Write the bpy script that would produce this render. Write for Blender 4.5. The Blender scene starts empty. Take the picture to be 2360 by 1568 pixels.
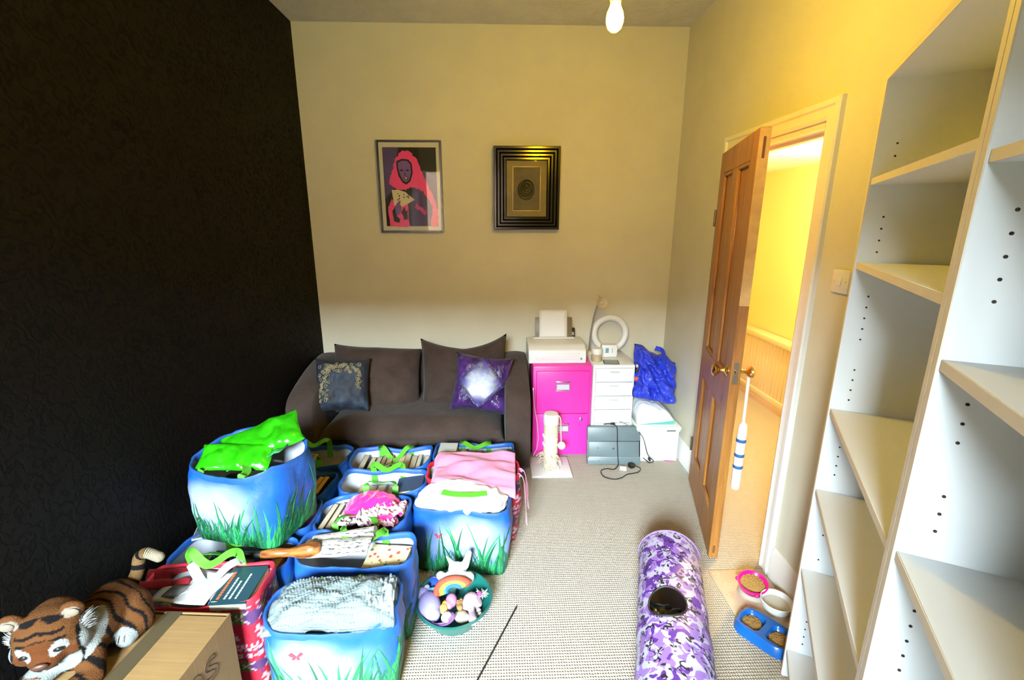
import bpy, bmesh, math, random
from mathutils import Vector, Matrix, noise, Euler
R = math.radians
PI = math.pi
SC = bpy.context.scene
COL = SC.collection

# ------------------------------------------------------------------ camera
FPX, CH = 1067.0, 1.6
PITCH, YAW, ROLL = 0.2459, 0.032, 0.00125
_f = Vector((math.sin(YAW)*math.cos(PITCH), math.cos(YAW)*math.cos(PITCH), -math.sin(PITCH)))
_r0 = _f.cross(Vector((0, 0, 1))).normalized()
_u0 = _r0.cross(_f)
_r = _r0*math.cos(ROLL) + _u0*math.sin(ROLL)
_u = _u0*math.cos(ROLL) - _r0*math.sin(ROLL)
cd = bpy.data.cameras.new('camera')
cam = bpy.data.objects.new('camera', cd)
COL.objects.link(cam)
m3 = Matrix((_r, _u, -_f)).transposed()
cam.matrix_world = Matrix.Translation((0, 0, CH)) @ m3.to_4x4()
cd.sensor_width = 36.0
cd.lens = FPX/2360*36
cd.clip_start = 0.02
SC.camera = cam

def ray(x, y):
    return _r*((x-1180)/FPX) - _u*((y-784)/FPX) + _f
def G(x, y, z=0.0):                     # pixel on the horizontal plane z
    d = ray(x, y); t = (z-CH)/d.z
    return Vector((d.x*t, d.y*t, z))
def WY(x, y, Y):                        # pixel on the plane y = Y
    d = ray(x, y); t = Y/d.y
    return Vector((d.x*t, Y, CH+d.z*t))
def WX(x, y, X):
    d = ray(x, y); t = X/d.x
    return Vector((X, d.y*t, CH+d.z*t))

# ------------------------------------------------------------------ world, light, exposure
XL, XR, YB, YF, ZC = -1.31, 1.275, 3.406, -1.60, 2.854
wd = bpy.data.worlds.new('sky'); SC.world = wd
wd.use_nodes = True
bg = wd.node_tree.nodes['Background']
bg.inputs['Color'].default_value = (0.76, 0.92, 1.0, 1)
bg.inputs['Strength'].default_value = 260.0
# window opening in the wall behind the camera: a sky portal fills it
WX0, WX1, WZ0, WZ1 = -1.27, -0.12, 0.80, 2.50
pd = bpy.data.lights.new('window_portal', 'AREA')
pd.shape = 'RECTANGLE'; pd.size = WX1-WX0; pd.size_y = WZ1-WZ0
pd.cycles.is_portal = True
po = bpy.data.objects.new('window_portal', pd); COL.objects.link(po)
po.location = ((WX0+WX1)/2, YF-0.16, (WZ0+WZ1)/2); po.rotation_euler = (R(90), 0, 0)
vs = SC.view_settings
vs.view_transform = 'Standard'; vs.look = 'None'; vs.gamma = 1.0
vs.use_curve_mapping = False
vs.exposure = 0.5
SC.display_settings.display_device = 'sRGB'
SC.cycles.use_denoising = True
SC.cycles.max_bounces = 7
SC.cycles.diffuse_bounces = 4
SC.cycles.glossy_bounces = 3
SC.cycles.use_adaptive_sampling = True
SC.cycles.adaptive_threshold = 0.04
SC.cycles.transparent_max_bounces = 12
SC.cycles.sample_clamp_indirect = 4.0

# ------------------------------------------------------------------ materials
MATS = {}
def lin(c):
    return tuple((x/12.92 if x <= 0.04045 else ((x+0.055)/1.055)**2.4) for x in c)
def srgb(r, g, b):
    return lin((r/255, g/255, b/255))
class NT:
    def __init__(s, name):
        s.m = bpy.data.materials.new(name); s.m.use_nodes = True
        s.t = s.m.node_tree; s.p = s.t.nodes['Principled BSDF']; s.out = s.t.nodes['Material Output']
    def n(s, typ, **kw):
        nd = s.t.nodes.new(typ)
        for k, v in kw.items():
            if k in nd.inputs: nd.inputs[k].default_value = v
            else: setattr(nd, k, v)
        return nd
    def l(s, a, b): s.t.links.new(a, b)
    def math(s, op, a, b=None, c=None, clamp=False):
        nd = s.t.nodes.new('ShaderNodeMath'); nd.operation = op; nd.use_clamp = clamp
        for i, v in enumerate((a, b, c)):
            if v is None: continue
            if isinstance(v, (int, float)): nd.inputs[i].default_value = v
            else: s.l(v, nd.inputs[i])
        return nd.outputs[0]
    def mix(s, fac, a, b, blend='MIX'):
        nd = s.t.nodes.new('ShaderNodeMix'); nd.data_type = 'RGBA'; nd.blend_type = blend
        for i, v in ((0, fac), (6, a), (7, b)):
            if isinstance(v, (int, float)): nd.inputs[i].default_value = v
            elif isinstance(v, tuple): nd.inputs[i].default_value = (v+(1,))[:4]
            else: s.l(v, nd.inputs[i])
        return nd.outputs[2]
    def ramp(s, fac, stops, interp='LINEAR'):
        nd = s.t.nodes.new('ShaderNodeValToRGB'); cr = nd.color_ramp; cr.interpolation = interp
        while len(cr.elements) < len(stops): cr.elements.new(0.5)
        for e, (p, c) in zip(cr.elements, stops):
            e.position = p; e.color = (tuple(c)+(1,))[:4]
        s.l(fac, nd.inputs[0]); return nd.outputs[0]
    def coord(s, which='Object', scale=(1, 1, 1), rot=(0, 0, 0)):
        tc = s.t.nodes.new('ShaderNodeTexCoord'); mp = s.t.nodes.new('ShaderNodeMapping')
        mp.inputs['Scale'].default_value = scale; mp.inputs['Rotation'].default_value = rot
        s.l(tc.outputs[which], mp.inputs[0]); return mp.outputs[0]
    def noise(s, vec, scale, detail=3.0, rough=0.5, dist=0.0):
        nd = s.t.nodes.new('ShaderNodeTexNoise')
        nd.inputs['Scale'].default_value = scale; nd.inputs['Detail'].default_value = detail
        nd.inputs['Roughness'].default_value = rough; nd.inputs['Distortion'].default_value = dist
        if vec is not None: s.l(vec, nd.inputs['Vector'])
        return nd
    def bump(s, h, strength=0.3, dist=0.005):
        nd = s.t.nodes.new('ShaderNodeBump'); nd.inputs['Strength'].default_value = strength
        nd.inputs['Distance'].default_value = dist
        s.l(h, nd.inputs['Height']); s.l(nd.outputs[0], s.p.inputs['Normal'])
    def base(s, c):
        if isinstance(c, tuple): s.p.inputs['Base Color'].default_value = (c+(1,))[:4]
        else: s.l(c, s.p.inputs['Base Color'])
    def set(s, **kw):
        for k, v in kw.items(): s.p.inputs[k.replace('_', ' ')].default_value = v
def mat(name, col, rough=0.5, metal=0.0, var=0.0, vscale=8.0, bump=0.0, bscale=60.0, bdist=0.003, spec=0.5, **kw):
    """plain procedural material: colour with a little noise variation and optional bump"""
    if name in MATS: return MATS[name]
    t = NT(name); t.set(Roughness=rough, Metallic=metal); t.p.inputs['Specular IOR Level'].default_value = spec
    v = None
    if var or bump: v = t.coord('Object')
    if var:
        nz = t.noise(v, vscale, 4, 0.6)
        a = tuple(max(0, c*(1-var)) for c in col); b = tuple(min(1, c*(1+var)) for c in col)
        t.base(t.ramp(nz.outputs[0], [(0.3, a), (0.7, b)]))
    else: t.base(tuple(col))
    if bump:
        nb = t.noise(v, bscale, 3, 0.6); t.bump(nb.outputs[0], bump, bdist)
    for k, x in kw.items(): t.p.inputs[k.replace('_', ' ')].default_value = x
    MATS[name] = t.m; return t.m
def vcol_mat(name, rough=0.7, bump=0.0, bscale=200, bdist=0.002, spec=0.3, **kw):
    if name in MATS: return MATS[name]
    t = NT(name); a = t.n('ShaderNodeAttribute'); a.attribute_name = 'Col'
    t.l(a.outputs['Color'], t.p.inputs['Base Color']); t.set(Roughness=rough)
    t.p.inputs['Specular IOR Level'].default_value = spec
    if bump:
        nb = t.noise(t.coord('Object'), bscale, 2, 0.6); t.bump(nb.outputs[0], bump, bdist)
    for k, x in kw.items(): t.p.inputs[k.replace('_', ' ')].default_value = x
    MATS[name] = t.m; return t.m

# ------------------------------------------------------------------ mesh helpers
def mesh_from(name, verts, faces, uvs=None, cols=None, smooth=True, angle=40):
    me = bpy.data.meshes.new(name)
    me.from_pydata([tuple(v) for v in verts], [], faces)
    if uvs is not None:
        ul = me.uv_layers.new(name='UVMap')
        for lp in me.loops: ul.data[lp.index].uv = uvs[lp.vertex_index]
    if cols is not None:
        ca = me.color_attributes.new('Col', 'FLOAT_COLOR', 'POINT')
        for i, c in enumerate(cols): ca.data[i].color = (c[0], c[1], c[2], 1)
    if smooth:
        me.shade_smooth()
        try: me.set_sharp_from_angle(angle=R(angle))
        except Exception: pass
    me.update(); return me
def link(name, me, m, parent=None):
    o = bpy.data.objects.new(name, me); COL.objects.link(o)
    if m is not None:
        if not me.materials: me.materials.append(m)
    if parent is not None: o.parent = parent
    return o
class MB:
    """collects shapes into one mesh"""
    def __init__(s): s.v = []; s.f = []; s.c = []
    def add(s, verts, faces, col=None):
        b = len(s.v); s.v += [Vector(v) for v in verts]
        s.f += [tuple(i+b for i in f) for f in faces]
        s.c += [col or (1, 1, 1)]*len(verts); return s
    def box(s, c, size, rz=0, bevel=0.0, seg=2, rot=None, col=None):
        bm = bmesh.new(); bmesh.ops.create_cube(bm, size=1)
        for v in bm.verts: v.co = Vector((v.co.x*size[0], v.co.y*size[1], v.co.z*size[2]))
        if bevel > 0:
            bmesh.ops.bevel(bm, geom=list(bm.edges), offset=min(bevel, min(size)*0.49), segments=seg, profile=0.5, affect='EDGES')
        M = Matrix.Translation(c) @ (Euler(rot).to_matrix().to_4x4() if rot else Matrix.Rotation(rz, 4, 'Z'))
        bm.verts.ensure_lookup_table(); bm.verts.index_update()
        s.add([M @ v.co for v in bm.verts], [tuple(v.index for v in f.verts) for f in bm.faces], col); bm.free(); return s
    def cyl(s, p0, p1, r0, r1=None, seg=20, col=None, caps=True):
        return s.tube([p0, p1], [r0, r1 if r1 is not None else r0], seg, col, caps)
    def tube(s, pts, rad, seg=10, col=None, caps=True, closed=False):
        pts = [Vector(p) for p in pts]; n = len(pts)
        if isinstance(rad, (int, float)): rad = [rad]*n
        vs, fs = [], []
        up = None
        for i, p in enumerate(pts):
            a = pts[(i-1) % n] if (closed or i > 0) else p
            b = pts[(i+1) % n] if (closed or i < n-1) else p
            t = (b-a).normalized() if (b-a).length > 1e-9 else Vector((0, 0, 1))
            if up is None:
                up = Vector((0, 0, 1)) if abs(t.z) < 0.9 else Vector((1, 0, 0))
            s1 = t.cross(up)
            if s1.length < 1e-6: s1 = t.cross(Vector((0.3, 1, 0.2)))
            s1.normalize(); u1 = s1.cross(t).normalized(); up = u1
            for k in range(seg):
                a_ = 2*PI*k/seg
                vs.append(p + (s1*math.cos(a_)+u1*math.sin(a_))*rad[i])
        for i in range(n if closed else n-1):
            j = (i+1) % n
            for k in range(seg):
                k2 = (k+1) % seg
                fs.append((i*seg+k, i*seg+k2, j*seg+k2, j*seg+k))
        if caps and not closed:
            fs.append(tuple(range(seg))[::-1]); fs.append(tuple((n-1)*seg+k for k in range(seg)))
        return s.add(vs, fs, col)
    def lathe(s, prof, c=(0, 0, 0), seg=32, col=None, sx=1, sy=1, rot=None, close=True):
        vs, fs = [], []; M = Euler(rot).to_matrix() if rot else None
        for r, z in prof:
            for k in range(seg):
                a = 2*PI*k/seg; p = Vector((r*math.cos(a)*sx, r*math.sin(a)*sy, z))
                if M: p = M @ p
                vs.append(p+Vector(c))
        n = len(prof)
        for i in range(n-1):
            for k in range(seg):
                k2 = (k+1) % seg
                fs.append((i*seg+k, i*seg+k2, (i+1)*seg+k2, (i+1)*seg+k))
        if close:
            if prof[0][0] > 1e-6: fs.append(tuple(range(seg))[::-1])
            if prof[-1][0] > 1e-6: fs.append(tuple((n-1)*seg+k for k in range(seg)))
        return s.add(vs, fs, col)
    def prism(s, poly, axis, a, b, col=None):
        """poly: 2-D points in the plane across axis ('x': (y,z), 'y': (x,z), 'z': (x,y))"""
        def P(p, t):
            return {'x': (t, p[0], p[1]), 'y': (p[0], t, p[1]), 'z': (p[0], p[1], t)}[axis]
        n = len(poly)
        vs = [P(p, a) for p in poly]+[P(p, b) for p in poly]
        fs = [tuple(range(n)), tuple(range(n, 2*n))[::-1]]+[(i, i+n, (i+1) % n+n, (i+1) % n) for i in range(n)]
        return s.add(vs, fs, col)
    def sphere(s, c, r, seg=20, rings=12, col=None, rot=None):
        if isinstance(r, (int, float)): r = (r, r, r)
        M = Euler(rot).to_matrix() if rot else Matrix.Identity(3)
        vs = []; fs = []
        for i in range(1, rings):
            th = PI*i/rings
            for k in range(seg):
                a = 2*PI*k/seg
                vs.append(Vector(c)+M @ Vector((r[0]*math.sin(th)*math.cos(a), r[1]*math.sin(th)*math.sin(a), r[2]*math.cos(th))))
        t = len(vs); vs.append(Vector(c)+M @ Vector((0, 0, r[2]))); vs.append(Vector(c)+M @ Vector((0, 0, -r[2])))
        for i in range(rings-2):
            for k in range(seg):
                k2 = (k+1) % seg
                fs.append((i*seg+k, (i+1)*seg+k, (i+1)*seg+k2, i*seg+k2))
        for k in range(seg):
            fs.append((t, k, (k+1) % seg)); fs.append((t+1, (rings-2)*seg+(k+1) % seg, (rings-2)*seg+k))
        return s.add(vs, fs, col)
    def grid(s, fn, nu, nv, col=None, wrapu=False):
        vs = [fn(i/(nu if wrapu else nu-1), j/(nv-1)) for j in range(nv) for i in range(nu)]
        fs = []
        for j in range(nv-1):
            for i in range(nu if wrapu else nu-1):
                i2 = (i+1) % nu
                fs.append((j*nu+i, j*nu+i2, (j+1)*nu+i2, (j+1)*nu+i))
        return s.add(vs, fs, col)
    def ribbon(s, pts, normals, width, thick=0.0015, col=None):
        pts = [Vector(p) for p in pts]; n = len(pts); vs = []; fs = []
        for i, p in enumerate(pts):
            t = (pts[min(i+1, n-1)]-pts[max(i-1, 0)]).normalized()
            nn = Vector(normals[i]).normalized(); sd = t.cross(nn).normalized(); nn = sd.cross(t).normalized()
            for a, b in ((-1, -1), (1, -1), (1, 1), (-1, 1)):
                vs.append(p+sd*(a*width/2)+nn*(b*thick/2))
        for i in range(n-1):
            for k in range(4):
                k2 = (k+1) % 4; fs.append((i*4+k, i*4+k2, (i+1)*4+k2, (i+1)*4+k))
        fs.append((3, 2, 1, 0)); fs.append(tuple((n-1)*4+k for k in range(4)))
        return s.add(vs, fs, col)
    def xf(s, M):
        s.v = [M @ v for v in s.v]; return s
    def build(s, name, m, parent=None, smooth=True, angle=40, cols=False, fix=True):
        me = mesh_from(name, s.v, s.f, cols=s.c if cols else None, smooth=False)
        if fix:
            bm = bmesh.new(); bm.from_mesh(me); bmesh.ops.recalc_face_normals(bm, faces=list(bm.faces)); bm.to_mesh(me); bm.free()
        if smooth:
            me.shade_smooth(); me.set_sharp_from_angle(angle=R(angle))
        return link(name, me, m, parent)
def tag(o, label=None, cat=None, group=None, kind=None):
    if label: o['label'] = label
    if cat: o['category'] = cat
    if group: o['group'] = group
    if kind: o['kind'] = kind
    return o
def thing(name, label, cat, loc=(0, 0, 0), rz=0.0, group=None):
    o = bpy.data.objects.new(name, None); COL.objects.link(o)
    o.location = loc; o.rotation_euler = (0, 0, rz); o.empty_display_size = 0.05
    return tag(o, label, cat, group)
def copy_tree(o, parent=None, loc=None, rz=None, label=None, group=None):
    c = o.copy(); COL.objects.link(c)
    if parent is not None: c.parent = parent
    if loc is not None: c.location = loc
    if rz is not None: c.rotation_euler = (0, 0, rz)
    if label: c['label'] = label
    if group: c['group'] = group
    for ch in list(o.children): copy_tree(ch, c)
    return c
def baked(o):
    """replace an object's mesh by its evaluated (modified) one"""
    dg = bpy.context.evaluated_depsgraph_get(); ev = o.evaluated_get(dg)
    me = bpy.data.meshes.new_from_object(ev); o.modifiers.clear(); o.data = me; return o
def blob(name, balls, m, parent=None, voxel=0.006, colfn=None, smooth_it=4, wrinkle=0.0, wscale=18.0):
    """balls: (centre, radii, euler) ellipsoids or ('t', p0, p1, r0, r1) limbs, fused into one surface"""
    b = MB()
    for e in balls:
        if e[0] == 't':
            p0, p1 = Vector(e[1]), Vector(e[2]); b.tube([p0, p1], [e[3], e[4]], 14)
            b.sphere(p0, e[3], 14, 8); b.sphere(p1, e[4], 14, 8)
        else: b.sphere(e[0], e[1], 20, 12, rot=e[2] if len(e) > 2 else None)
    o = b.build(name, m, None)
    md = o.modifiers.new('r', 'REMESH'); md.mode = 'VOXEL'; md.voxel_size = voxel; md.use_smooth_shade = True
    ms = o.modifiers.new('s', 'SMOOTH'); ms.iterations = smooth_it; ms.factor = 0.6
    baked(o); me = o.data
    if not me.materials: me.materials.append(m)
    if wrinkle:
        nn = [v.normal.copy() for v in me.vertices]
        for v, n_ in zip(me.vertices, nn):
            q = v.co*wscale; v.co += n_*wrinkle*(0.5-2.2*abs(noise.noise(q))+0.6*noise.noise(q*2.3))
        me.update()
    if colfn:
        ca = me.color_attributes.new('Col', 'FLOAT_COLOR', 'POINT')
        for i, v in enumerate(me.vertices):
            c = colfn(v.co, v.normal); ca.data[i].color = (c[0], c[1], c[2], 1)
    me.shade_smooth()
    if parent is not None: o.parent = parent
    return o
def catmull(pts, n=8):
    pts = [Vector(p) for p in pts]; P = [pts[0]*2-pts[1]]+pts+[pts[-1]*2-pts[-2]]; out = []
    for i in range(1, len(P)-2):
        for k in range(n):
            t = k/n; a, b, c, d = P[i-1], P[i], P[i+1], P[i+2]
            out.append(0.5*((2*b)+(c-a)*t+(2*a-5*b+4*c-d)*t*t+(3*b-a-3*c+d)*t**3))
    out.append(pts[-1]); return out
def text_mesh(name, s, size, m, parent, M, extrude=0.0004, outline=None):
    cu = bpy.data.curves.new(name, 'FONT'); cu.body = s; cu.size = size; cu.extrude = extrude
    cu.align_x = 'CENTER'; cu.align_y = 'CENTER'
    if outline: cu.fill_mode = 'NONE'; cu.bevel_depth = outline; cu.bevel_resolution = 0
    o = bpy.data.objects.new(name, cu); COL.objects.link(o)
    dg = bpy.context.evaluated_depsgraph_get()
    me = bpy.data.meshes.new_from_object(o.evaluated_get(dg)); bpy.data.objects.remove(o)
    me.transform(M); me.materials.clear(); me.materials.append(m)
    return link(name, me, m, parent)
def nz(x, y, z=0.0, s=1.0): return noise.noise(Vector((x*s, y*s, z*s)))
def lerp(a, b, t): return a+(b-a)*t
def sstep(a, b, x):
    t = max(0.0, min(1.0, (x-a)/(b-a))); return t*t*(3-2*t)
# ================================================================== the room
def wall_paint():
    t = NT('wall_paint'); v = t.coord('Object')
    a = t.noise(v, 2.0, 3, 0.6); t.base(t.ramp(a.outputs[0], [(0.3, (0.60, 0.565, 0.445)), (0.7, (0.66, 0.625, 0.50))]))
    b = t.noise(v, 70, 4, 0.65); t.bump(b.outputs[0], 0.18, 0.004); t.set(Roughness=0.85); t.p.inputs['Specular IOR Level'].default_value = 0.2
    return t.m
def wallpaper():
    t = NT('black_wallpaper'); v = t.coord('Object')
    w = t.noise(v, 12.0, 2, 0.5, 1.2)
    vo = t.n('ShaderNodeTexVoronoi'); vo.feature = 'SMOOTH_F1'; vo.inputs['Scale'].default_value = 22.0
    mp = t.mix(0.35, v, w.outputs['Color']); t.l(mp, vo.inputs['Vector'])
    wv = t.n('ShaderNodeTexWave'); wv.wave_type = 'RINGS'; wv.inputs['Scale'].default_value = 6.0; wv.inputs['Distortion'].default_value = 14.0
    wv.inputs['Detail'].default_value = 3; wv.inputs['Detail Scale'].default_value = 3.2; t.l(v, wv.inputs['Vector'])
    k = t.math('MULTIPLY', wv.outputs[1], vo.outputs[0])
    leaf = t.ramp(k, [(0.05, (0, 0, 0)), (0.22, (1, 1, 1))])
    t.base(t.mix(leaf, (0.0014, 0.0011, 0.0010), (0.0036, 0.0028, 0.0023)))
    r = t.math('MULTIPLY_ADD', leaf, -0.16, 0.82); t.l(r, t.p.inputs['Roughness'])
    t.p.inputs['Specular IOR Level'].default_value = 0.12
    t.bump(leaf, 0.35, 0.002); return t.m
def artex():
    t = NT('textured_ceiling'); v = t.coord('Object')
    a = t.noise(v, 9, 5, 0.65, 1.5); t.bump(a.outputs[0], 0.9, 0.02)
    b = t.noise(v, 3, 3, 0.6); t.base(t.ramp(b.outputs[0], [(0.3, (0.55, 0.535, 0.51)), (0.7, (0.64, 0.625, 0.60))])); t.set(Roughness=0.9)
    t.p.inputs['Specular IOR Level'].default_value = 0.2
    return t.m
def carpet():
    t = NT('loop_carpet'); v = t.coord('Object')
    wx = t.n('ShaderNodeTexWave'); wx.bands_direction = 'X'; wx.inputs['Scale'].default_value = 32; wx.inputs['Distortion'].default_value = 1.2; wx.inputs['Detail Scale'].default_value = 3
    wy = t.n('ShaderNodeTexWave'); wy.bands_direction = 'Y'; wy.inputs['Scale'].default_value = 26; wy.inputs['Distortion'].default_value = 1.2; wy.inputs['Detail Scale'].default_value = 3
    t.l(v, wx.inputs[0]); t.l(v, wy.inputs[0])
    h = t.math('MULTIPLY', wx.outputs[1], wy.outputs[1])
    n1 = t.noise(v, 260, 2, 0.6); n2 = t.noise(v, 14, 3, 0.6)
    h2 = t.math('MULTIPLY_ADD', n1.outputs[0], 0.35, h)
    c = t.mix(t.math('MULTIPLY', t.math('SUBTRACT', 1.0, h), 0.85), (0.58, 0.525, 0.45), (0.31, 0.27, 0.215))
    c = t.mix(t.math('MULTIPLY', n1.outputs[0], 0.45), c, (0.37, 0.33, 0.275))
    t.base(t.mix(t.math('MULTIPLY', n2.outputs[0], 0.35), c, (0.45, 0.41, 0.35)))
    t.bump(h2, 0.7, 0.006); t.set(Roughness=0.95); t.p.inputs['Specular IOR Level'].default_value = 0.1
    return t.m
M_wall, M_paper, M_ceil, M_carpet = wall_paint(), wallpaper(), artex(), carpet()
M_gloss = mat('white_gloss_paint', (0.74, 0.73, 0.70), 0.32, var=0.04, vscale=5)
M_hallwall = mat('hall_paint', (0.78, 0.66, 0.30), 0.8, bump=0.12, bscale=70)
M_brass = mat('brass', (0.72, 0.50, 0.18), 0.22, 1.0, var=0.12, vscale=30)
M_chrome = mat('chrome', (0.7, 0.7, 0.7), 0.18, 1.0)
M_black = mat('black_plastic', (0.012, 0.012, 0.013), 0.35)
M_whitep = mat('white_plastic', (0.72, 0.72, 0.71), 0.35, var=0.02)

def structure(o, label=None):
    o['kind'] = 'structure'
    if label: o['label'] = label
    return o
T = 0.12
structure(MB().box(((XL+2.6)/2, 1.55, -0.03), (2.6-XL+0.4, 6.6, 0.06)).build('floor', M_carpet, smooth=False), 'beige loop-pile carpet running from the room into the hall')
structure(MB().box(((XL+XR)/2, (YB+YF)/2, ZC+0.05), (XR-XL+2*T, YB-YF+2*T, 0.1)).build('ceiling', M_ceil, smooth=False), 'white swirl-textured ceiling')
structure(MB().box(((XL+XR)/2, YB+T/2, ZC/2), (XR-XL, T, ZC)).build('wall_back', M_wall, smooth=False), 'plain cream painted wall behind the sofa')
structure(MB().box((XL-T/2, (YB+YF)/2, ZC/2), (T, YB-YF+2*T, ZC)).build('wall_left', M_paper, smooth=False), 'wall in black leaf-patterned wallpaper')
# right wall with the doorway
DY0, DY1, DZ = 1.875, 2.625, 1.985
w = MB()
w.box((XR+T/2, (YF-T+DY0)/2, ZC/2), (T, DY0-YF+T, ZC)); w.box((XR+T/2, (DY1+YB+T)/2, ZC/2), (T, YB+T-DY1, ZC))
w.box((XR+T/2, (DY0+DY1)/2, (DZ+ZC)/2), (T, DY1-DY0, ZC-DZ))
structure(w.build('wall_right', M_wall, smooth=False), 'cream painted wall with the doorway')
# wall behind the camera with the window
w = MB()
w.box(((XL+WX0)/2, YF-T/2, ZC/2), (WX0-XL, T, ZC)); w.box(((WX1+XR)/2, YF-T/2, ZC/2), (XR-WX1, T, ZC))
w.box(((WX0+WX1)/2, YF-T/2, WZ0/2), (WX1-WX0, T, WZ0)); w.box(((WX0+WX1)/2, YF-T/2, (WZ1+ZC)/2), (WX1-WX0, T, ZC-WZ1))
structure(w.build('wall_front', M_wall, smooth=False))
tg = NT('window_glass')
tr = tg.n('ShaderNodeBsdfTransparent'); gl = tg.n('ShaderNodeBsdfGlossy'); gl.inputs['Roughness'].default_value = 0.02
fr = tg.n('ShaderNodeFresnel'); fr.inputs['IOR'].default_value = 1.45; mx = tg.n('ShaderNodeMixShader')
tg.l(fr.outputs[0], mx.inputs[0]); tg.l(tr.outputs[0], mx.inputs[1]); tg.l(gl.outputs[0], mx.inputs[2]); tg.l(mx.outputs[0], tg.out.inputs[0])
M_glass = tg.m
wf = MB()
cx, cz = (WX0+WX1)/2, (WZ0+WZ1)/2
for x in (WX0+0.03, cx, WX1-0.03): wf.box((x, YF-0.07, cz), (0.06, 0.06, WZ1-WZ0), bevel=0.006)
for z in (WZ0+0.03, WZ0+0.42, WZ1-0.02): wf.box((cx, YF-0.07, z), (WX1-WX0, 0.055, 0.06 if z < 2 else 0.04), bevel=0.006)
win = structure(wf.build('window_1', M_gloss), 'white framed window')
MB().box((cx, YF+0.06, WZ0-0.015), (WX1-WX0+0.16, 0.16, 0.03), bevel=0.006).build('window_sill', M_gloss, win)
for x0, x1 in ((WX0+0.06, cx-0.03), (cx+0.03, WX1-0.06)):
    for z0, z1 in ((WZ0+0.06, WZ0+0.39), (WZ0+0.45, WZ1-0.04)):
        MB().box(((x0+x1)/2, YF-0.07, (z0+z1)/2), (x1-x0, 0.004, z1-z0)).build('pane', M_glass, win, smooth=False)
# what stands across the garden from the window
M_brick = mat('brick_far', (0.16, 0.09, 0.06), 0.9, var=0.3, vscale=20)
M_ground = mat('garden_ground', (0.10, 0.12, 0.06), 0.95, var=0.3, vscale=4)
structure(MB().box((0, -16.0, -0.25), (60, 28, 0.1)).build('ground', M_ground, smooth=False))
structure(MB().box((0, -14.5, 2.6), (40, 4, 5.7)).build('wall_opposite', M_brick, smooth=False))

# baseboards (skirting)
SKP = [(0, 0), (0.018, 0), (0.018, 0.10), (0.013, 0.115), (0.013, 0.13), (0.004, 0.15), (0, 0.15)]
def skirt(name, axis, wallpos, sgn, a, b):
    m_ = MB()
    if axis == 'x': m_.prism([(wallpos+sgn*p[0], p[1]) for p in SKP], 'x', a, b)
    else: m_.prism([(wallpos+sgn*p[0], p[1]) for p in SKP], 'y', a, b)
    return structure(m_.build(name, M_gloss, angle=25), 'white moulded skirting board')
skirt('baseboard_back', 'x', YB, -1, XL, XR)
skirt('baseboard_left', 'y', XL, 1, YF, YB)
skirt('baseboard_right', 'y', XR, -1, DY1+0.075, YB-0.02)
skirt('baseboard_right_near', 'y', XR, -1, YF, DY0-0.075)
# door lining, stop and architrave
a = MB()
a.box((XR+T/2, DY0+0.0125, DZ/2), (T+0.004, 0.025, DZ)); a.box((XR+T/2, DY1-0.0125, DZ/2), (T+0.004, 0.025, DZ)); a.box((XR+T/2, (DY0+DY1)/2, DZ-0.0125), (T+0.004, DY1-DY0, 0.025))
a.box((XR+0.075, DY0+0.031, DZ/2), (0.035, 0.012, DZ)); a.box((XR+0.075, DY1-0.031, DZ/2), (0.035, 0.012, DZ)); a.box((XR+0.075, (DY0+DY1)/2, DZ-0.031), (0.035, DY1-DY0, 0.012))
lin_o = structure(a.build('trim_1', M_gloss, smooth=False), 'white gloss door lining and stop')
AP = [(0, 0), (0, -0.014), (0.012, -0.020), (0.022, -0.016), (0.045, -0.016), (0.052, -0.024), (0.070, -0.024), (0.075, -0.018), (0.075, 0)]
def arch_side(y, s):
    m_ = MB(); n = len(AP)
    zt = DZ
    vs = [(XR+p[1], y+s*p[0], 0) for p in AP]+[(XR+p[1], y+s*p[0], zt+p[0]) for p in AP]
    fs = [tuple(range(n)), tuple(range(n, 2*n))]+[(i, (i+1) % n, (i+1) % n+n, i+n) for i in range(n)]
    m_.add(vs, fs); return m_
for y, s in ((DY0+0.006, -1), (DY1-0.006, 1)): arch_side(y, s).build('architrave', M_gloss, lin_o, angle=25)
m_ = MB(); n = len(AP)
vs = [(XR+p[1], DY0+0.006-p[0], DZ+p[0]) for p in AP]+[(XR+p[1], DY1-0.006+p[0], DZ+p[0]) for p in AP]
m_.add(vs, [tuple(range(n)), tuple(range(n, 2*n))]+[(i, (i+1) % n, (i+1) % n+n, i+n) for i in range(n)])
m_.build('architrave', M_gloss, lin_o, angle=25)
# hall beyond the door
HX = 2.52
pA, pB = WX(1700, 377, HX), WX(1905, 389, HX)
def zs(y): return 2.065
ya, yb = 4.7, 0.9
m_ = MB(); m_.prism([(ya, -0.02), (yb, -0.02), (yb, 2.8), (ya, 2.8)], 'x', HX, HX+0.1)
structure(m_.build('wall_hall', M_hallwall, smooth=False), 'yellow painted hall wall beyond the door')
M_hallceil = mat('hall_ceiling', (0.74, 0.72, 0.66), 0.85)
m_ = MB(); m_.prism([(ya, zs(ya)), (yb, zs(yb)), (yb, zs(yb)+0.08), (ya, zs(ya)+0.08)], 'x', XR+T, HX)
structure(m_.build('ceiling_hall', M_hallceil, smooth=False), 'low white hall ceiling')
structure(MB().box(((XR+T+HX)/2, ya+0.05, 1.4), (HX-XR-T, 0.1, 2.8)).build('wall_hall_end', M_hallwall, smooth=False))
structure(MB().box(((XR+T+HX)/2, yb-0.05, 1.4), (HX-XR-T, 0.1, 2.8)).build('wall_hall_near', M_hallwall, smooth=False))
structure(MB().box((XR+T/2, (YB+T+ya+0.1)/2, 1.4), (T, ya+0.1-YB-T, 2.8)).build('wall_hall_side', M_hallwall, smooth=False))
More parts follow.
